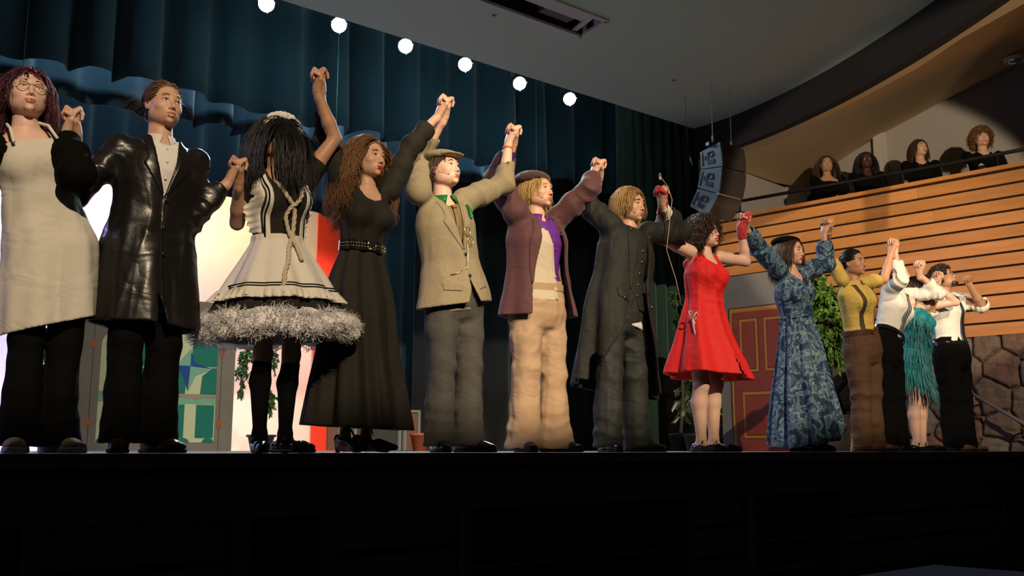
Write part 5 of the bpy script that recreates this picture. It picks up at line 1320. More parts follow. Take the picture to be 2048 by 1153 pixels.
# ---- 3 maid
if want(3):
    P = Person('person in a frilled black and white maid costume, long dark hair over the face', fx(540), .16, 1.655, hd(560), hs=.96, skin=SK_TAN, stance=.07, build=.96, armR=ARM[1][1], armL=ARM[2][0], hpitch=-.25, hyaw=.05, face=dict(h=.003, eye=.7), feet=(.02, 0))
    P.arm['R'] = P.arm['R']
    P.body(bare_arm=True, bare_leg=False); T_ = P.T
    dr = Sdf(); dr.loft(P.fr, P.stations(.004), .03); bust(dr, P, .052); P.sleeve(dr, 'R', (.068, .064, .05, .05, .05), .52, seed=1, wr=.004); P.sleeve(dr, 'L', (.068, .06, .05, .05, .05), .42, seed=2, wr=.004); neck_cut(dr, P, .08, -.05); dr.wrinkle(.002, 20, 1)
    sdf_obj('black_bodice', dr, .006, M_BLKW, P.root)
    sk = Sdf(); shell(sk, P, [(-.42, .335, .31), (-.3, .305, .28), (-.1, .245, .22), (.1, .18, .155), (.27, .132, .1)], .02, folds(9, .002, .022, 1.)); sdf_obj('black_skirt', sk, .007, M_BLKW, P.root)
    pt = Sdf(); shell(pt, P, [(-.66, .345, .32), (-.58, .385, .36), (-.48, .36, .34), (-.4, .31, .29)], .05, folds(11, .0, .015, 3.), k=.02)
    rg = np.random.default_rng(8)
    for i in range(74):
        a = i / 74 * 2 * PI + rg.uniform(-.04, .04); zz = rg.uniform(-.63, -.5); r_ = rg.uniform(.034, .058); pt.ell(P.L((.365 * math.cos(a) * P.k, .34 * math.sin(a) * P.k, zz * T_)), (r_, r_, r_ * .8), .012)
    pt.D.append(lambda p: .006 * np.abs(wob(p, 90, 2.)) + .004 * wob(p, 190, 5.))
    sdf_obj('tulle_petticoat', pt, .006, mat('white_tulle', (.82, .80, .80), .95, bump=.6, bscale=140), P.root)
    nt = 4500; rg = np.random.default_rng(4); a = rg.uniform(0, 2 * PI, nt); el_ = rg.uniform(-1.5, 1.7, nt)
    B0 = np.stack([np.cos(a) * (.362 * P.k + .05 * np.cos(el_)), np.sin(a) * (.34 * P.k + .05 * np.cos(el_)), -.565 * T_ + np.sin(el_) * .058 + .012 * np.sin(9 * a)], 1)
    D0 = rg.normal(0, 1, (nt, 3)) + .5 * np.stack([np.cos(a) * np.cos(el_), np.sin(a) * np.cos(el_), np.sin(el_)], 1); D0 /= np.linalg.norm(D0, axis=1)[:, None]; C0_ = rg.normal(0, 1, (nt, 3)); tt_ = np.linspace(0, 1, 6)[None, :, None]
    K_ = B0[:, None] + D0[:, None] * tt_ * .03 * rg.uniform(.5, 1.3, (nt, 1, 1)) + C0_[:, None] * np.sin(tt_ * 3) * .008
    lx_, ly_ = P.lean(); K_[..., 0] += -lx_ * K_[..., 2]; K_[..., 1] += -ly_ * K_[..., 2]
    tf = strands('tulle_tufts', P.fr[0] + K_ @ P.fr[1], np.full(nt, .0006), bpy.data.materials['white_tulle'], bpy.data.objects['tulle_petticoat'], 2.6, None, P.hip); tf['kind'] = 'stuff'
    M_CR = mat('cream_maid_cotton', (.70, .66, .58), .85, bump=.05, bscale=220, fold=0.3)
    ap = Sdf(); shell(ap, P, [(-.24, .300, .275), (-.1, .262, .236), (.1, .198, .172), (.27, .145, .114), (.34, .142, .11)], .018, folds(9, .002, .016, 1.), topopen=True)
    fo3, fR3 = P.fr[0].astype(np.float32), P.fr[1].astype(np.float32); ap.raw(lambda p: ((p - fo3) @ fR3.T)[:, 1] - .04, P.hip, 1e6, .003, 'int')
    a_ = sdf_obj('white_apron', ap, .0055, M_CR, P.root)
    rf = Sdf(); shell(rf, P, [(-.32, .345, .32), (-.24, .315, .29), (-.21, .302, .277)], .016, lambda th, t, z: folds(9, .002, .016, 1.)(th, np.clip(t * .1, 0, 1), z) + .011 * (1 - t) * np.sin(46 * th)); rf.raw(lambda p: ((p - fo3) @ fR3.T)[:, 1] - .04, P.hip, 1e6, .003, 'int')
    sdf_obj('apron_ruffle', rf, .0045, M_CR, a_)
    for zz in (-.175, -.2):
        mb = MB(); mb.tube(front(P, ap, np.linspace(-.26, .26, 60), np.full(60, zz * T_), .001), .0035, 6); mb.build('black_ribbon', M_BLK, a_, True)
    for s_ in (-1, 1):
        patch(P, dr, [(s_ * .075, .3 * T_), (s_ * .085, .6 * T_), (s_ * .095, .94 * T_)], [(s_ * .1, .3 * T_), (s_ * .115, .6 * T_), (s_ * .12, .94 * T_)], M_CR, 'apron_strap', .006, .006)
        patch(P, dr, [(s_ * .112, .34 * T_), (s_ * .125, .6 * T_), (s_ * .125, .95 * T_)], [(s_ * .125, .34 * T_), (s_ * .175, .6 * T_), (s_ * .165, .95 * T_)], M_CR, 'shoulder_ruffle', .012, .005, 60, 6, wav=lambda t, k_: k_ * (.015 + .012 * np.sin(t * 60)))
        patch(P, dr, [(s_ * .098, .3 * T_), (s_ * .112, .94 * T_)], [(s_ * .104, .3 * T_), (s_ * .117, .94 * T_)], M_BLK, 'black_ribbon', .014, .004, 20, 3)
    cp = Sdf(); 
    for i in range(15):
        a = -1.5 + 3.0 * i / 14; cp.ell(P.HD((.098 * math.sin(a), -.005 + .012 * (i % 2), .045 + .085 * math.cos(a))), (.021, .014, .024), .01)
    cp.wrinkle(.003, 110, 1); sdf_obj('maid_cap', cp, .004, M_WSHIRT, P.root)
    hair(P, H_BLACK, 'down', 3000, .40, .008, 14, r=.0011, fringe=.9, seed=9, front=.07, vol=.014, over_face=True, spreadx=.5)
    for q in 'RL':
        hp, kn, an = P.leg[q]; so_ = Sdf(); back = -P.Fw * .018; k3 = P.k * .83
        so_.cone(kn + V(0, 0, -.05), kn * .65 + an * .35 + back, .055 * k3, .061 * k3, .02); so_.cone(kn * .65 + an * .35 + back, an, .06 * k3, .037 * k3, .02); so_.cone(an, an - V(0, 0, .05), .036, .037, .02); fd = P.fdir[q]; so_.cone(an - V(0, 0, .045), an + fd * .11 - V(0, 0, .06), .034, .026, .02)
        so_.raw(lambda p, z_=kn[2] - .04: p[:, 2] - z_, kn, 1e6, .002, 'int'); sdf_obj('black_stocking', so_, .006, M_BLK, P.root); P.shoe(q, BLACK_GLOSS, 'maryjane')
    # the rope round the neck is its own thing
    def rope(name, pts, r, m_, label, cat):
        pts = np.array(pts); s_ = np.r_[0, np.cumsum(np.linalg.norm(np.diff(pts, axis=0), axis=1))]; n_ = int(s_[-1] / .006); t = np.linspace(0, s_[-1], n_); C_ = np.stack([np.interp(t, s_, pts[:, i]) for i in range(3)], 1)
        for _ in range(8): C_[1:-1] = C_[1:-1] * .5 + (C_[:-2] + C_[2:]) * .25
        Tn = np.gradient(C_, axis=0); Tn /= np.linalg.norm(Tn, axis=1)[:, None]; A = np.cross(Tn, V(.2, .9, .3)); A /= np.linalg.norm(A, axis=1)[:, None]; B = np.cross(Tn, A); mb = MB()
        for j in range(3):
            ph = t / (r * 5.5) * 2 * PI / 1.6 + j * 2 * PI / 3; mb.tube(C_ + (np.cos(ph)[:, None] * A + np.sin(ph)[:, None] * B) * r * .55, r * .62, 6)
        return tag(mb.build(name, m_, None, True), label, cat)
    rp = [P.L((-.05, .06, 1.02 * T_)), P.L((-.09, .0, 1.0 * T_))] + list(front(P, dr, [-.075, -.05, -.02, .01, .03], [.93 * T_, .8 * T_, .68 * T_, .62 * T_, .55 * T_], .014)) + list(front(P, ap, [.02, -.01, -.04, -.075, -.09, -.1], [.33 * T_, .2 * T_, .05 * T_, -.08 * T_, -.2 * T_, -.3 * T_], .016))
    rp2 = [P.L((.05, .06, 1.02 * T_)), P.L((.09, .0, 1.0 * T_))] + list(front(P, dr, [.075, .07, .05, .03, .005, -.02, .0], [.93 * T_, .82 * T_, .7 * T_, .62 * T_, .6 * T_, .5 * T_, .36 * T_], .022)) + list(front(P, ap, [.03, .035], [.2 * T_, .06 * T_], .016))
    M_ROPE = mat('pale_cotton_rope', (.55, .46, .33), .85)
    r1 = rope('rope', rp, .0105, M_ROPE, 'twisted pale rope hanging from the neck of the maid costume, longer end', 'rope'); r1['group'] = 'pale rope round the maid costume'
    r2 = rope('rope', rp2, .0095, M_ROPE, 'shorter pale rope end knotted on the chest of the maid costume', 'rope'); r2['group'] = 'pale rope round the maid costume'
# ---- 4 long black dress
if want(4):
    P = Person('person in a long black belted dress with wavy light brown hair', fx(712), .18, 1.655, hd(738), hs=.96, skin=SK_FAIR, stance=.06, build=.92, armR=ARM[2][1], armL=ARM[3][0], hyaw=.22, hpitch=.04, hroll=-.05, face=dict(h=.0026, lipmat=LIPS_RED, browmat=H_BROWN, smile=.3), feet=(.0, .0), fyaw=(.1, .5), tall_arm=.05)
    P.body(bare_arm=False); T_ = P.T
    dr = Sdf(); shell(dr, P, [(-1.47, .30, .27), (-1.1, .265, .235), (-.7, .225, .195), (-.3, .212, .175), (-.05, .195, .148), (.15, .165, .12), (.34, .122, .09), (.5, .14, .105), (.68, .155, .125), (.85, .155, .105), (.95, .11, .085), (1.0, .07, .07)], .034, folds(8, .0, .030, 1.7, 1.2)); bust(dr, P, .05)
    P.sleeve(dr, 'R', (.066, .06, .052, .045, .034), 1.55, seed=3, wr=.005, k=.04); P.sleeve(dr, 'L', (.066, .06, .052, .045, .034), 1.6, seed=6, wr=.005, k=.04); neck_cut(dr, P, .066, -.02); dr.crease(P.L((0, -.1, .45 * T_)), V(0, 0, 1), .14, .003, 60, 4); dr.wrinkle(.002, 16, 1, (1, 1, .5))
    sdf_obj('long_black_dress', dr, .0065, mat('black_dress_crepe', (.02, .018, .013), .8, spec=.25, bump=.06, bscale=300, fold=0.4), P.root)
    b_ = belt(P, BLACK_GLOSS, .36, .118, .09, .026, .01, M_SILVER)
    for i in range(26):
        a = PI + PI * (i + .5) / 26
        for zz in (-.008, .008): P.buttons([P.L((.129 * math.cos(a), .1 * math.sin(a), .36 * T_ + zz))], M_GOLD, .0032, 'stud', b_, nrm(P.X * math.cos(a) + P.fr[1][1] * math.sin(a)))
    hair(P, H_AUB, 'down', 3400, .42, .022, 30, seed=11, r=.0011, part=.015, spreadx=1.0, vol=.03, front=.06, zline=.085)
    for q in 'RL': P.shoe(q, BLACK_GLOSS, 'heel')
# ---- 5 tweed
TWEED = ramp_mat('tan_tweed', 'noise', 420, [(.3, (.20, .165, .10)), (.5, (.27, .225, .145)), (.7, (.34, .29, .19))], .9, (1, 1, .35), bump=.15)
if want(5):
    P = Person('person in a tan tweed jacket and flat cap over grey trousers', fx(905), .17, 1.685, hd(888), hs=.97, skin=SK_PALE, stance=.095, build=1.0, armR=ARM[3][1], armL=ARM[4][0], hyaw=.25, hpitch=.2, face=dict(h=.0028, smile=.7, fat=.4, jaw=1.05), tall_arm=.05)
    P.body(bare_arm=True); T_ = P.T
    sh = Sdf(); sh.loft(P.fr, P.stations(.004), .03); neck_cut(sh, P, .06, 0); sh.wrinkle(.002, 22, 2); sdf_obj('shirt', sh, .007, mat('brown_check_shirt', (.2, .15, .08), .85), P.root)
    jk = Sdf(); shell(jk, P, [(-.15, .235, .175, .0, .0), (-.03, .22, .165), (.12, .2, .15), (.32, .172, .13), (.5, .175, .135), (.7, .182, .14), (.86, .165, .115), (.95, .12, .09), (1.0, .08, .08)], .013, folds(4, .001, .010, .5))
    P.sleeve(jk, 'R', (.074, .065, .058, .052, .045), 1.52, seed=5, wr=.008, k=.045); P.sleeve(jk, 'L', (.074, .065, .058, .052, .045), 1.5, seed=8, wr=.008, k=.045)
    front_cut(jk, P, [(.42, .0), (.44, .004), (.7, .03), (1.1, .06)]); front_cut(jk, P, [(-.5, .1, .01), (-.15, .045, .01), (-.04, .018, .01), (.1, .002, .01)]); neck_cut(jk, P, .066, 0)
    jk.crease(P.L((0, -.1, .25 * T_)), nrm(V(.4, 0, 1)), .18, .006, 50, 2); jk.wrinkle(.003, 14, 5); sdf_obj('tweed_jacket', jk, .0055, TWEED, P.root)
    for s_ in (-1, 1): patch(P, jk, [(s_ * .004, .42 * T_), (s_ * .035, .7 * T_), (s_ * .065, .93 * T_)], [(s_ * .01, .41 * T_), (s_ * .095, .72 * T_), (s_ * .075, .78 * T_), (s_ * .09, .95 * T_)], TWEED, 'lapel', .006, .01)
    for s_ in (-1, 1): patch(P, jk, [(s_ * .06, .06 * T_), (s_ * .06, -.02 * T_)], [(s_ * .15, .09 * T_), (s_ * .15, .01 * T_)], TWEED, 'pocket_flap', .005, .008, 8, 10)
    for z_ in (.36, .13): P.buttons([front(P, jk, [.008], [z_ * T_], .003)[0]], DARK, .010)
    M_GRN = mat('green_satin', (.01, .16, .04), .35)
    collar(P, M_GRN, .066, .03, spread=.05, low=.03, name='green_collar'); patch(P, jk, [(.1, .9 * T_), (.085, .74 * T_)], [(.14, .93 * T_), (.125, .76 * T_)], M_GRN, 'green_pocket_bow', .014, .012, 10, 8, wav=lambda t, k_: .01 * np.sin(k_ * 12 + 0 * t))
    tie(P, sh, mat('brown_patterned_tie', (.18, .13, .06), .6, var=.5, vscale=90), .46, .93, .016, .026, off=.012)
    gl = MB(); c0 = front(P, jk, [.035, .055], [.6 * T_, .5 * T_], .014)
    for c_ in c0: gl.tube([c_ + P.X * .02 * math.cos(a) + V(0, 0, 1) * .024 * math.sin(a) for a in np.linspace(0, 2 * PI, 20)], .0016, 6, cap=False)
    gl.tube(front(P, jk, [.035, .03, .0, -.06, -.1], [.62 * T_, .4 * T_, .22 * T_, .17 * T_, .16 * T_], .008), .0022, 6); tag(gl.build('eyeglasses', M_GOLD, None, True), 'gold eyeglasses hanging folded on the front of the tweed jacket', 'glasses')
    P.trousers(mat('charcoal_trouser_twill', (.055, .052, .048), .85, bump=.08, bscale=260, fold=0.5), (.098, .078, .08, .088), hem=.035, seed=9)
    cp = Sdf(); cp.ell(P.HD((0, -.015, .09)), (.098, .112, .04), .01, rot=None); cp.ell(P.HD((0, .075, .072)), (.075, .06, .012), .02); cp.raw(lambda p: -((p - P.HD((0, 0, .058)).astype(np.float32)) @ P.hb[2].astype(np.float32)), P.hc, 1e6, .004, 'int'); cp.wrinkle(.002, 40, 1)
    sdf_obj('flat_cap', cp, .005, TWEED, P.root)
    hair(P, H_BROWN, 'down', 500, .09, .004, 30, seed=14, vol=.008, front=.04)
    headset(P, -1); ring(P, 'R', .9, .025, .002, mat('pink_band', (.7, .4, .35), .5), 'wristband'); ring(P, 'L', .86, .026, .004, mat('orange_strap', (.6, .12, .03), .5), 'watch', .008)
    for q in 'RL': P.shoe(q, BLACK_GLOSS, 'oxford')
# ---- 6 purple
if want(6):
    P = Person('person in a plum jacket over a purple shirt and pale waistcoat, wearing a beret', fx(1078), .18, 1.68, hd(1075), hs=.97, skin=SK_FAIR, stance=.115, build=1.04, armR=ARM[4][1], armL=ARM[5][0], hyaw=.2, hpitch=.08, face=dict(h=.0028, smile=.6, browmat=H_BLOND, brow=.8, nose=1.1, jaw=1.05), tall_arm=.05)
    P.body(); T_ = P.T
    M_PUR = mat('violet_shirt_satin', (.11, .02, .24), .5, bump=.05, bscale=200, fold=0.6); M_PLUM = mat('plum_jacket_wool', (.075, .022, .026), .75, sheen=.2, bump=.05, bscale=260, fold=0.35); M_VST = mat('oatmeal_linen', (.48, .41, .32), .85, bump=.1, bscale=240, fold=0.35)
    sh = Sdf(); sh.loft(P.fr, P.stations(.012, zmin=.1), .03); neck_cut(sh, P, .06, 0); sh.crease(P.L((.06, -.1, .4 * T_)), V(0, 0, 1), .15, .006, 60, 2); sh.wrinkle(.003, 18, 2); P.sleeve(sh, 'R', (.05, .05, .048, .045, .036), 1.88, seed=2, wr=.003); P.sleeve(sh, 'L', (.05, .05, .048, .045, .036), 1.88, seed=4, wr=.003); sdf_obj('violet_shirt', sh, .006, M_PUR, P.root); collar(P, M_PUR, .062, .032)
    vs_ = Sdf(); shell(vs_, P, [(.0, .185, .142), (.15, .172, .128), (.35, .160, .120), (.5, .168, .128), (.68, .172, .140), (.82, .155, .118), (.92, .11, .09)], .012); front_cut(vs_, P, [(-.1, .07, .11), (.08, .055, .10), (.3, .055, .095), (.6, .075, .09), (1.1, .1, .06)]); sdf_obj('waistcoat', vs_, .0055, M_VST, P.root)
    patch(P, vs_, [(.02, .02 * T_), (.02, .3 * T_), (.0, .66 * T_)], [(.045, .0 * T_), (.04, .3 * T_), (.015, .66 * T_)], M_VST, 'waistcoat_edge', .004, .006)
    for z_ in (.12, .28, .45): P.buttons([front(P, vs_, [.03], [z_ * T_], .007)[0]], M_VST, .007)
    for z_ in (.3, .45, .6, .75): P.buttons([front(P, sh, [.05], [z_ * T_], .002)[0]], M_PUR, .006)
    jk = Sdf(); shell(jk, P, [(-.17, .25, .19), (-.05, .24, .18), (.1, .22, .165), (.35, .196, .15), (.55, .194, .15), (.72, .2, .156), (.86, .184, .132), (.95, .138, .102), (1.0, .085, .085)], .013, folds(5, .002, .014, 1.5))
    P.sleeve(jk, 'R', (.082, .07, .062, .056, .047), 1.68, seed=5, wr=.008, k=.045); P.sleeve(jk, 'L', (.076, .068, .062, .056, .047), 1.7, seed=8, wr=.008, k=.045)
    front_cut(jk, P, [(-.5, .165, -.01), (-.1, .15, -.005), (.3, .125, .0), (.7, .09, .01), (1.1, .065, .0)]); neck_cut(jk, P, .07, 0); jk.wrinkle(.003, 14, 7)
    sdf_obj('plum_jacket', jk, .0055, M_PLUM, P.root)
    for s_, xo in ((-1, .0), (1, .01)): patch(P, jk, [(xo + s_ * .135, .2 * T_), (xo + s_ * .095, .7 * T_), (s_ * .068, .95 * T_)], [(xo + s_ * .145, .18 * T_), (xo + s_ * .148, .68 * T_), (s_ * .1, .97 * T_)], M_PLUM, 'lapel', .007, .01)
    TR = mat('khaki_twill', (.40, .27, .17), .8, bump=.06, bscale=260, fold=0.55); P.trousers(TR, (.105, .085, .09, .118), hem=.02, seed=12, wr=.010, fit=1.06)
    belt(P, mat('khaki_waistband', (.36, .25, .15), .8), .16, .172, .13, .02, .006)
    cp = Sdf(); cp.ell(P.HD((-.012, -.03, .088)), (.108, .115, .05), .01); cp.raw(lambda p: -((p - P.HD((0, 0, .052)).astype(np.float32)) @ nrm(P.hb[2] - P.hb[1] * .25).astype(np.float32)), P.hc, 1e6, .006, 'int'); cp.wrinkle(.003, 30, 1)
    bo = sdf_obj('beret', cp, .005, mat('dark_brown_felt', (.045, .022, .018), .9, sheen=.4), P.root); mb = MB(); mb.tube([P.HD((-.01, -.03, .135)), P.HD((-.008, -.03, .15))], .003, 6); mb.build('stalk', bpy.data.materials['dark_brown_felt'], bo, True)
    hair(P, H_BLOND, 'down', 1400, .15, .008, 26, r=.0010, seed=16, vol=.012, front=.05, fringe=.0)
    headset(P, -1)
    for q in 'RL': P.shoe(q, mat('black_matt_leather', (.015, .015, .016), .35), 'oxford', sc=1.05)
# ---- 7 tailcoat
if want(7):
    P = Person('person in a long black tailcoat and buttoned black waistcoat, sandy fringe', fx(1245), .18, 1.725, hd(1258), hs=1.0, skin=SK_FAIR, stance=.13, build=1.08, armR=ARM[5][1], armL=ARM[6][0], hyaw=.15, hpitch=-.02, face=dict(h=.0028, jaw=1.12, fat=.7, brow=1.2, browmat=H_BROWN, eye=.85), tall_arm=.05, sh=.18)
    P.body(); T_ = P.T; M_TC = mat('black_tailcoat_wool', (.017, .018, .016), .75, spec=.3, bump=.07, bscale=300, fold=0.5)
    sh = Sdf(); sh.loft(P.fr, P.stations(.006), .03); neck_cut(sh, P, .062, 0); P.sleeve(sh, 'R', (.06, .055, .05, .042, .034), 1.93, seed=2, wr=.002); P.sleeve(sh, 'L', (.06, .055, .05, .042, .034), 1.9, seed=4, wr=.002); sdf_obj('white_shirt', sh, .0065, M_WSHIRT, P.root); collar(P, M_WSHIRT, .062, .02, low=.02)
    vs_ = Sdf(); shell(vs_, P, [(-.02, .185, .142), (.15, .175, .13), (.35, .162, .122), (.6, .17, .132), (.85, .165, .118), (.95, .12, .09), (1.0, .08, .078)], .012); front_cut(vs_, P, [(-.2, .06), (.02, .03), (.12, .0)]); vs_.wrinkle(.002, 20, 1); sdf_obj('waistcoat', vs_, .0055, M_TC, P.root)
    for z_ in (.14, .28, .42, .56, .70): P.buttons([front(P, vs_, [.012], [z_ * T_], .003)[0]], M_SILVER, .0085)
    jk = Sdf(); shell(jk, P, [(-.95, .28, .24, 0, .03), (-.6, .262, .22, 0, .02), (-.3, .25, .2), (-.1, .238, .185), (.1, .22, .165), (.35, .196, .15), (.55, .196, .15), (.72, .198, .15), (.86, .178, .122), (.95, .13, .097), (1.0, .088, .085)], .02, folds(6, .002, .028, 2.5))
    P.sleeve(jk, 'R', (.08, .072, .066, .06, .052), 1.8, seed=5, wr=.008, k=.045); P.sleeve(jk, 'L', (.08, .072, .066, .064, .056), 1.72, seed=9, wr=.008, k=.045)
    front_cut(jk, P, [(-1.2, .25), (-.7, .2), (-.3, .12), (.0, .075), (.3, .055), (.7, .05), (1.1, .06)]); neck_cut(jk, P, .07, 0); jk.wrinkle(.004, 12, 7, (1, 1, .5)); sdf_obj('tailcoat', jk, .006, M_TC, P.root)
    for s_ in (-1, 1):
        patch(P, jk, [(s_ * .055, .2 * T_), (s_ * .052, .7 * T_), (s_ * .062, .95 * T_)], [(s_ * .075, .18 * T_), (s_ * .12, .72 * T_), (s_ * .1, .97 * T_)], M_TC, 'lapel', .007, .01)
        patch(P, jk, [(s_ * .09, .12 * T_), (s_ * .085, .02 * T_)], [(s_ * .17, .16 * T_), (s_ * .165, .06 * T_)], M_TC, 'pocket_flap', .006, .008, 8, 8); P.buttons([front(P, jk, [s_ * .12], [.05 * T_], .008)[0]], M_SILVER, .010)
        P.buttons([front(P, jk, [s_ * .085], [.93 * T_], .016)[0]], M_SILVER, .008)
    for q in 'RL':
        S, E, W, f, arm = P.arm[q]; d = nrm(W - E); u_ = nrm(np.cross(d, V(0, 1, 0)) * (1 if q == 'L' else -1) + V(0, -.5, 0)); u_ = nrm(u_ - d * (u_ @ d))
        P.buttons([W - d * (.08 + .022 * i) + u_ * .055 for i in range(3)], M_SILVER, .006, nrm_=u_)
    P.trousers(mat('black_green_twill', (.022, .025, .024), .7, spec=.35, bump=.06, bscale=260, fold=0.6), (.108, .082, .085, .095), hem=.03, seed=15, wr=.010, fit=1.04)
    hair(P, H_BLOND, 'down', 3200, .125, .007, 22, r=.0010, seed=17, fringe=.85, vol=.02, front=.065, zline=.08); headset(P, -1); ring(P, 'R', .95, .03, .004, M_SILVER, 'wide_bracelet', .009)
    for q in 'RL': P.shoe(q, mat('black_shined_leather', (.02, .02, .022), .22, coat=.4) if q == 'R' else bpy.data.materials['black_shined_leather'], 'oxford', sc=1.08)
# ---- 8 red dress
if want(8):
    P = Person('person in a bright red sleeveless dress, red gloves and round glasses', fx(1414), .16, 1.645, hd(1405), hs=.97, skin=SK_PALE, stance=.065, build=.98, armR=ARM[6][1], armL=ARM[7][0], hyaw=.1, hpitch=.08, hroll=.1, face=dict(h=.003, smile=1., open=.004, lipmat=LIPS_RED, fat=.4, browmat=H_BROWN), fyaw=(.2, .45), tall_arm=.04)
    P.body(bare_arm=True, bare_leg=True); T_ = P.T; M_RD = mat('bright_red_cotton', (.72, .012, .012), .75, bump=.04, bscale=260, fold=0.4)
    dr = Sdf(); shell(dr, P, [(-.70, .33, .29, .03, 0), (-.5, .29, .25, .02, 0), (-.25, .235, .19, .01), (0, .195, .15), (.2, .165, .125), (.36, .148, .112), (.55, .158, .125), (.7, .166, .135), (.84, .15, .11), (.93, .12, .09), (.98, .09, .08)], .028, folds(6, .0, .030, .6, 1.4)); bust(dr, P, .06)
    for q, sg in (('R', -1), ('L', 1)): dr.cone(P.L((sg * .10, -.05, .84 * T_)), P.L((sg * .085, .0, .98 * T_)), .03, .028, .03, squash=(P.fr[1][1], .8)); dr.cone(P.L((sg * .085, .0, .98 * T_)), P.L((sg * .1, .07, .85 * T_)), .028, .03, .03)
    neck_cut(dr, P, .072, -.03, drop=.02, y=-.02); dr.crease(P.L((0, -.1, .3 * T_)), V(0, 0, 1), .15, .004, 70, 4); dr.crease(P.L((0, -.12, .62 * T_)), nrm(V(.6, 0, 1)), .1, .004, 110, 9); dr.wrinkle(.003, 14, 3, (1, 1, .5))
    sdf_obj('red_dress', dr, .0055, M_RD, P.root)
    M_RG = mat('red_velvet_glove', (.45, .006, .012), .7, sheen=.5)
    for q in 'RL':
        S, E, W, f, arm = P.arm[q]; g = Sdf(); add_hand(g, W, f, arm['n'], arm['lat'], q, arm['curl'], 1.04 * 1.05, 0., arm['thumb'], arm['shift']); g.cone(W - nrm(W - E) * .075, W, .036, .031, .015); g.wrinkle(.0025, 60, 2)
        d_ = nrm(W - E).astype(np.float32); o_ = (W - d_ * .08).astype(np.float32); g.raw(lambda p, o_=o_, d_=d_: -((p - o_) @ d_), W, 1e6, .003, 'int'); sdf_obj('glove', g, .0038, M_RG, P.root)
    hair(P, H_CURL, 'down', 2800, .24, .02, 70, r=.0011, seed=19, vol=.035, spreadx=1.5, front=.055, zline=.08, curl=.55); glasses(P, M_GOLD, .021, .0011)
    mb = MB(); b0 = P.L((-.19, -.06, .02 * T_))
    mb.tube([b0, b0 + V(-.02, -.01, .05), b0 + V(-.055, -.015, .045), b0 + V(-.03, -.01, .0), b0], .005, 6); mb.tube([b0, b0 + V(.02, -.02, .045), b0 + V(.045, -.02, .02), b0 + V(.01, -.01, -.005)], .005, 6); mb.tube([b0, b0 + V(-.01, -.02, -.08), b0 + V(.01, -.03, -.17)], .005, 6); mb.tube([b0, b0 + V(.02, -.02, -.06), b0 + V(.045, -.04, -.22)], .005, 6);
    tag(mb.build('tied_cord', mat('white_cord', (.6, .56, .52), .8), None, True), 'pale cord tied in a bow at the side of the red dress', 'cord')
    for q in 'RL': P.shoe(q, BLACK_GLOSS, 'maryjane')
    S, E, W, f, arm = P.arm['R']; top = atY(1320, 354, .06); C6 = atY(1322, 385, CY_)
    mb = MB(); mb.tube([top + V(-.006, 0, 0), top + V(-.011, 0, .012), top + V(0, 0, .026), top + V(.011, 0, .012), top + V(.006, 0, -.0), C6 + V(.0, -.06, .03)], .0022, 6); mb.tube([C6 + V(0, -.06, .03), C6 + V(.03, -.07, -.06), atY(1333, 500, .02), atY(1352, 560, .02), atY(1361, 602, .0)], .0025, 6); mb.tube([top + V(0, 0, -.02), top + V(.001, 0, .0)], .008, 8)
    tag(mb.build('pull_cord', mat('tan_string', (.55, .4, .26), .7), None, True), 'looped tan pull cord held in the raised red glove', 'cord')
# ---- 9 floral dress
if want(9):
    P = Person('person in a long blue floral dress and black beret with brown bobbed hair', fx(1612), .18, 1.64, hd(1572), hs=.96, skin=SK_FAIR, stance=.06, build=.98, armR=ARM[7][1], armL=ARM[8][0], hyaw=.15, hpitch=-.02, face=dict(h=.0032, lipmat=LIPS_RED, eye=.7), tall_arm=.04, feet=(.0, .0), fyaw=(.2, .5))
    P.body(); T_ = P.T
    M_FL = ramp_mat('blue_floral_chiffon', 'noise', 9, [(.30, (.004, .01, .02)), (.42, (.010, .034, .085)), (.49, (.03, .09, .17)), (.54, (.26, .35, .41)), (.57, (.02, .07, .10)), (.66, (.10, .17, .30)), (.72, (.006, .014, .03))], .7, dist=2.2, detail=4)
    fold_bump(M_FL.node_tree, M_FL.node_tree.nodes['Principled BSDF'], .4, 4.)
    dr = Sdf(); shell(dr, P, [(-1.5, .315, .28, .02, 0), (-1.1, .28, .25, .01), (-.7, .245, .21), (-.3, .205, .17), (0, .18, .145), (.2, .155, .12), (.34, .14, .105), (.5, .155, .125), (.68, .168, .14), (.84, .155, .11), (.95, .11, .09), (1.0, .075, .075)], .032, folds(10, .001, .026, 1.1, 1.1)); bust(dr, P, .055)
    P.sleeve(dr, 'R', (.07, .068, .068, .06, .045), 1.86, seed=3, wr=.007, k=.04); P.sleeve(dr, 'L', (.07, .068, .068, .06, .045), 1.72, seed=6, wr=.007, k=.04); front_cut(dr, P, [(.72, .0), (.74, .004), (1.1, .05)], k=.004); neck_cut(dr, P, .068, -.01); dr.wrinkle(.003, 20, 2, (1, 1, .4)); dr.crease(P.L((0, -.1, .5 * T_)), nrm(V(.5, 0, 1)), .15, .004, 90, 4)
    sdf_obj('floral_dress', dr, .0062, M_FL, P.root); belt(P, M_FL, .34, .142, .108, .012, .006)
    cp = Sdf(); cp.ell(P.HD((-.01, -.04, .085)), (.108, .115, .046), .01); cp.raw(lambda p: -((p - P.HD((0, 0, .06)).astype(np.float32)) @ nrm(P.hb[2] - P.hb[1] * .5).astype(np.float32)), P.hc, 1e6, .006, 'int'); sdf_obj('beret', cp, .005, M_BLK, P.root)
    hair(P, H_BROWN, 'down', 1700, .27, .006, 16, seed=21, vol=.018, front=.065, zline=.08, fringe=.0, spreadx=.8)
    for q in 'RL': P.shoe(q, BLACK_GLOSS, 'boot')
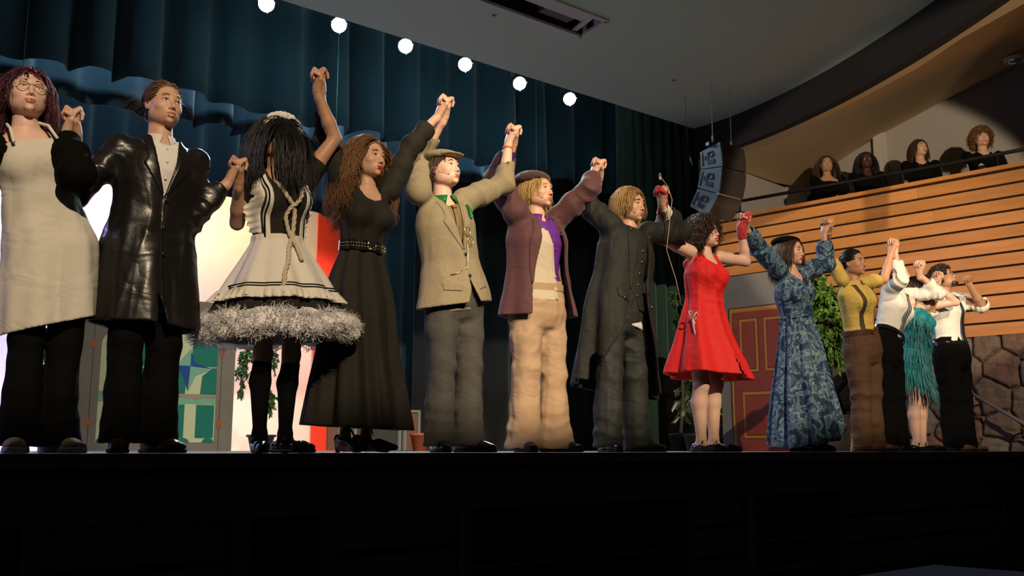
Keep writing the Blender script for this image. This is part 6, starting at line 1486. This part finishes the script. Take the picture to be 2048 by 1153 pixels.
# ---- 10 yellow shirt
if want(10):
    P = Person('person in a yellow short-sleeved shirt, suspenders and brown trousers', fx(1738), .18, 1.655, hd(1694), hs=.97, skin=SK_TAN, stance=.08, build=1.04, armR=ARM[8][1], armL=ARM[9][0], hyaw=.0, hpitch=.05, face=dict(h=.0032, fat=.6, browmat=H_BLACK), tall_arm=.04, fyaw=(.1, .5))
    P.body(bare_arm=True); T_ = P.T; M_YL = mat('mustard_yellow_cotton', (.62, .44, .10), .85, bump=.05, bscale=260, fold=0.5)
    sh = Sdf(); sh.loft(P.fr, P.stations(.016, zmin=.14), .03); bust(sh, P, .055); P.sleeve(sh, 'R', (.056, .058, .06, .06, .05), .62, seed=3, wr=.006, k=.022); P.sleeve(sh, 'L', (.056, .058, .06, .06, .05), .66, seed=5, wr=.006, k=.022); neck_cut(sh, P, .062, 0); sh.crease(P.L((0, -.1, .35 * T_)), V(1, 0, .3), .2, .006, 70, 3); sh.wrinkle(.004, 12, 4, (1, 1, .4)); sdf_obj('yellow_shirt', sh, .006, M_YL, P.root); collar(P, M_YL, .064, .03)
    M_SUS = mat('brown_elastic', (.06, .035, .02), .7)
    for s_ in (-1, 1): patch(P, sh, [(s_ * .075, .2 * T_), (s_ * .085, .96 * T_)], [(s_ * .105, .2 * T_), (s_ * .115, .96 * T_)], M_SUS, 'suspender', .004, .005, 30, 4); patch(P, sh, [(s_ * .06, .2 * T_), (s_ * .09, .96 * T_)], [(s_ * .09, .2 * T_), (s_ * .12, .96 * T_)], M_SUS, 'suspender', .004, .005, 30, 4, back=True)
    for z_ in (.35, .5, .65, .8): P.buttons([front(P, sh, [0], [z_ * T_], .002)[0]], M_YL, .006)
    P.trousers(mat('brown_wool_trousers', (.085, .040, .018), .85, bump=.07, bscale=240, fold=0.55), (.108, .084, .084, .092), hem=.03, seed=18, wr=.009, fit=1.08); belt(P, mat('brown_belt_leather', (.07, .025, .015), .4), .2, .17, .125, .018, .008, M_GOLD)
    hair(P, H_BLACK, 'back', 1200, knot=(0, -.12, .02), seed=22, front=.055, zline=.085, vol=.013, cap=dict(th=.003)); ring(P, 'R', .97, .026, .006, mat('tan_wrist_wrap', (.42, .25, .14), .85), 'wrist_wrap', .035)
    for q in 'RL': P.shoe(q, mat('tan_brown_leather', (.28, .10, .03), .35) if q == 'R' else bpy.data.materials['tan_brown_leather'], 'oxford')
# ---- 11 striped tie
if want(11):
    P = Person('person in a white shirt and diagonal striped tie, face behind raised arms', fx(1800), .24, 1.67, hd(1779, y=.24), hs=.97, skin=SK_FAIR, stance=.08, build=.98, armR=ARM[9][1], armL=ARM[10][0], hyaw=.1, hpitch=.05, face=dict(h=.0036, smile=.4), tall_arm=.04)
    P.body(); T_ = P.T
    sh = Sdf(); sh.loft(P.fr, P.stations(.016, zmin=.14), .03); bust(sh, P, .055); P.sleeve(sh, 'R', (.06, .056, .052, .045, .038), 1.72, seed=3, wr=.006, k=.045); P.sleeve(sh, 'L', (.06, .056, .052, .045, .038), 1.6, seed=5, wr=.006, k=.045); neck_cut(sh, P, .062, 0); sh.crease(P.L((0, -.1, .35 * T_)), V(1, 0, .3), .2, .006, 80, 3); sh.wrinkle(.004, 12, 4, (1, 1, .4)); sdf_obj('white_shirt', sh, .0065, M_WSHIRT, P.root); collar(P, M_WSHIRT, .064, .03)
    m = bpy.data.materials.new('striped_tie'); TIE = ramp_mat('grey_striped_silk', 'wave', 16, [(.3, (.02, .02, .03)), (.45, (.45, .45, .45)), (.55, (.05, .05, .06)), (.7, (.3, .3, .32))], .5, rot=(0, .7, 0), interp='CONSTANT')
    bpy.data.materials.remove(m); tie(P, sh, TIE, -.08, .96, .02, .045, dx=.03, off=.01)
    P.trousers(M_BLK, (.1, .08, .085, .095), hem=.03, seed=19, fit=1.04); belt(P, BLACK_GLOSS, .2, .165, .12, .018, .008)
    hair(P, H_BROWN, 'back', 1000, knot=(0, -.13, .03), seed=23, front=.055, zline=.085, vol=.016, cap=dict(th=.003))
    mb = Sdf(); mb.ell(P.HD((0, -.14, .03)), (.035, .04, .035), .01); mb.wrinkle(.005, 80, 1); sdf_obj('hair_bun', mb, .006, H_BROWN, P.root)
    for q in 'RL': P.shoe(q, BLACK_GLOSS, 'oxford')
# ---- 12 teal fringe
if want(12):
    P = Person('person in a teal fringed dress, mostly hidden between the two white shirts', fx(1852), .22, 1.56, hd(1818, y=.2), hs=.95, skin=SK_PALE, stance=.05, build=.94, armR=ARM[10][1], armL=ARM[11][0], hyaw=.0, hpitch=-.1, face=dict(h=.004), tall_arm=.04, fyaw=(.3, .5))
    P.body(bare_arm=True, bare_leg=True); T_ = P.T; M_TF = mat('teal_fringe', (.0, .26, .32), .55, sheen=.3)
    dr = Sdf(); shell(dr, P, [(-.5, .2, .155), (-.2, .19, .145), (0, .178, .13), (.3, .14, .1), (.5, .148, .11), (.7, .158, .125), (.82, .14, .105), (.9, .1, .08)], .010); bust(dr, P, .05); sdf_obj('teal_dress', dr, .007, mat('teal_jersey', (.0, .17, .21), .7), P.root)
    rg = np.random.default_rng(12); K_ = []
    for z_, L_ in ((.86, .14), (.72, .16), (.5, .16), (.28, .17), (.06, .18), (-.14, .19), (-.34, .21)):
        n_ = 300; a = rg.uniform(0, 2 * PI, n_); r_ = np.interp(z_, [-.5, -.2, 0, .3, .5, .7, .86], [.205, .195, .183, .145, .153, .163, .14]); r2 = np.interp(z_, [-.5, -.2, 0, .3, .5, .7, .86], [.16, .15, .135, .105, .115, .14, .11])
        t = np.linspace(0, 1, 6)[None]; fl_ = .03 + .05 * max(0, -z_ + .1); ll = L_ * rg.uniform(.8, 1.15, n_)[:, None]
        x = np.cos(a)[:, None] * (r_ * P.k + fl_ * t) + t * rg.normal(0, .012, n_)[:, None] + .04 * t * (z_ < 0); y = np.sin(a)[:, None] * (r2 * P.k + fl_ * t) + t * rg.normal(0, .012, n_)[:, None]; z = z_ * T_ - ll * t
        K_.append(np.stack([x, y, z + 0 * x], -1))
    K_ = np.concatenate(K_); Wd = P.fr[0] + K_ @ P.fr[1]; o = strands('fringe', Wd, np.full(len(Wd), .0016), M_TF, P.root, 2.2, None, P.hip); o['kind'] = 'stuff'
    hair(P, H_BROWN, 'down', 900, .25, .008, 20, seed=25)
    for q in 'RL': P.shoe(q, BLACK_GLOSS, 'maryjane')
# ---- 13 navy tie
if want(13):
    F = atY(1934, 559, -.02); EL = atY(1962, 622, .02)
    aL = dict(W=F - nrm(F - EL) * .06, E=EL, n=nrm(V(-1, -.4, 0)), lat=V(-.5, .1, 1), curl=[(85, 95, 60)] * 4, thumb='wrap', mix=.0)
    P = Person('person in a white shirt and navy tie with raised fist, at the far right', fx(1932), .24, 1.735, hd(1869, y=.24), hs=1.0, skin=SK_OLIVE, stance=.115, build=1.12, armR=ARM[11][1], armL=aL, hyaw=.08, hpitch=.38, face=dict(h=.0036, jaw=1.1, fat=.6, nose=1.15, browmat=H_BLACK, brow=1.3, smile=.4), tall_arm=.03, fyaw=(.3, .7))
    P.body(bare_arm=True); T_ = P.T
    sh = Sdf(); sh.loft(P.fr, P.stations(.02, zmin=.13), .03); P.sleeve(sh, 'R', (.07, .066, .066, .064, .055), 1.05, seed=3, wr=.008, k=.045); P.sleeve(sh, 'L', (.07, .066, .068, .066, .055), 1.12, seed=5, wr=.008, k=.045); neck_cut(sh, P, .064, 0); sh.crease(P.L((0, -.12, .2 * T_)), V(.6, 0, .6), .22, .010, 45, 3); sh.wrinkle(.006, 10, 4, (1, 1, .5)); sdf_obj('white_shirt', sh, .0065, M_WSHIRT, P.root); collar(P, M_WSHIRT, .066, .03)
    tie(P, sh, mat('navy_silk', (.01, .018, .04), .4), -.1, .96, .02, .045, off=.012)
    P.trousers(M_BLK, (.118, .09, .09, .095), hem=.03, seed=29, wr=.010, fit=1.06); belt(P, BLACK_GLOSS, .14, .19, .14, .018, .008)
    hair(P, H_CURL, 'short', 1500, .07, .004, 60, seed=27, vol=.03, front=.05, curl=.8); glasses(P, DARK, .02, .0015)
    bd = Sdf(); bd.ell((0, .062, -.088), (.047, .036, .03), .02); bd.ell((0, .08, -.062), (.03, .022, .02), .01, 'sub'); bd.D.append(lambda p: .0015 * wob(p, 300)); b2 = Sdf(); b2.nest(bd, P.hc, .14, P.hc, P.hb, 1., .001); sdf_obj('beard', b2, .004, H_CURL, P.root)
    for q in 'RL': P.shoe(q, mat('tan_suede', (.22, .13, .06), .8) if q == 'R' else bpy.data.materials['tan_suede'], 'oxford', sc=1.08)
# ---- balcony people
def balcony(n, label, u, v, off, H, sk, hm, hkw, hyaw, hpitch, face, top=None, shoulders=False, necklace=None, clap=True, armup=None):
    p = atW(u, v, off); z0 = p[2] - H
    X_ = 1
    hands = None
    if clap:
        c = p + V(-.02, -.30, -.62); f = nrm(V(.1, -.4, .8)); aR, aL_ = clasp(c, f, f, spread=.012, hs=.92)
        # palm to palm: right hand of the person is the left one in the picture
        aR = dict(aR, E=c + V(-.24, .1, -.12), curl=[(12, 14, 8)] * 4, thumb='up', n=V(1, 0, 0)); aL_ = dict(aL_, E=c + V(.24, .1, -.12), curl=[(10, 12, 8)] * 4, thumb='up', n=V(-1, 0, 0))
        for d_ in (aR, aL_): d_['up'] = False
        hands = (aR, aL_)
    P = Person(label, p[0], p[1], H, (p[0], p[1]), z0=z0, hs=.97, skin=sk, yaw=-.8, hyaw=hyaw, hpitch=hpitch, face=dict(face, h=.004), armR=hands[0] if hands else None, armL=hands[1] if hands else None, build=.98, group='people on the balcony')
    P.body(h=.013, bare_arm=True); T_ = P.T
    sd = Sdf(); sd.loft(P.fr, P.stations(.01), .03)
    if shoulders:
        sd.cone(P.L((-.17, 0, .7 * T_)), P.L((.17, 0, .7 * T_)), .06, .06, .04); sd.raw(lambda q, o_=P.L((0, 0, .82 * T_)).astype(np.float32), a_=P.ax.astype(np.float32): (q - o_) @ a_, P.hip, 1e6, .01, 'int')
        cf = 1.5
    else: cf = .75 if top is None else 1.8
    for q in 'RL': P.sleeve(sd, q, (.058, .057, .052, .048, .042), cf, seed=3, wr=.004, k=.02)
    neck_cut(sd, P, .066, -.01); sd.wrinkle(.003, 16, n); sdf_obj('black_top', sd, .009, M_BLK, P.root)
    P.trousers(M_BLK, (.095, .075, .07, .07), hem=.03, seed=4, h=.014)
    for q in 'RL': P.shoe(q, M_BLK, 'oxford')
    hair(P, hm, **hkw)
    if necklace is not None:
        mb = MB(); pts = [P.L((.06 * math.sin(a), -.0, (1.0 + .02 * math.cos(a)) * T_)) for a in (1.5,)]; xs_ = np.linspace(-.055, .055, 15); mb.tube(front(P, sd, xs_, .93 * T_ - necklace * (1 - (xs_ / .055) ** 2), .003), .0028, 6); mb.build('necklace', M_SILVER, P.root, True)
    return P
if want(14): balcony(14, 'smiling person with long dark hair and bare shoulders, leftmost on the balcony', 1652, 313, .75, 1.66, SK_TAN, H_BROWN, dict(mode='down', n=1000, length=.42, wave=.006, wfreq=14, seed=31, vol=.014, front=.06, zline=.085), -.05, .0, dict(smile=1.2, open=.004), shoulders=True)
if want(15): balcony(15, 'person with dark skin, braided hair and long-sleeved black top on the balcony', 1731, 305, .8, 1.68, SK_DARK, H_BLACK, dict(mode='down', n=700, length=.36, wave=.002, wfreq=60, seed=32, vol=.01, front=.06, zline=.085, width=1.2, r=.002), -.05, .05, dict(lipmat=LIPS_DARK, smile=.4), top='long')
if want(16): balcony(16, 'person with chin length dark hair and pendant necklace, second from right on the balcony', 1838, 280, .8, 1.70, SK_FAIR, H_BROWN, dict(mode='down', n=900, length=.22, wave=.004, wfreq=20, seed=33, vol=.014, front=.055), .35, .12, dict(smile=.4, eye=.6), necklace=.1, clap=False)
if want(17): balcony(17, 'person with big curly light brown hair, rightmost on the balcony', 1962, 259, .8, 1.74, SK_FAIR, H_AUB, dict(mode='down', n=1500, length=.2, wave=.014, wfreq=80, seed=34, vol=.05, front=.05, curl=.8, spreadx=2.), -.05, .1, dict(smile=.5), necklace=.02)
bpy.context.view_layer.update()
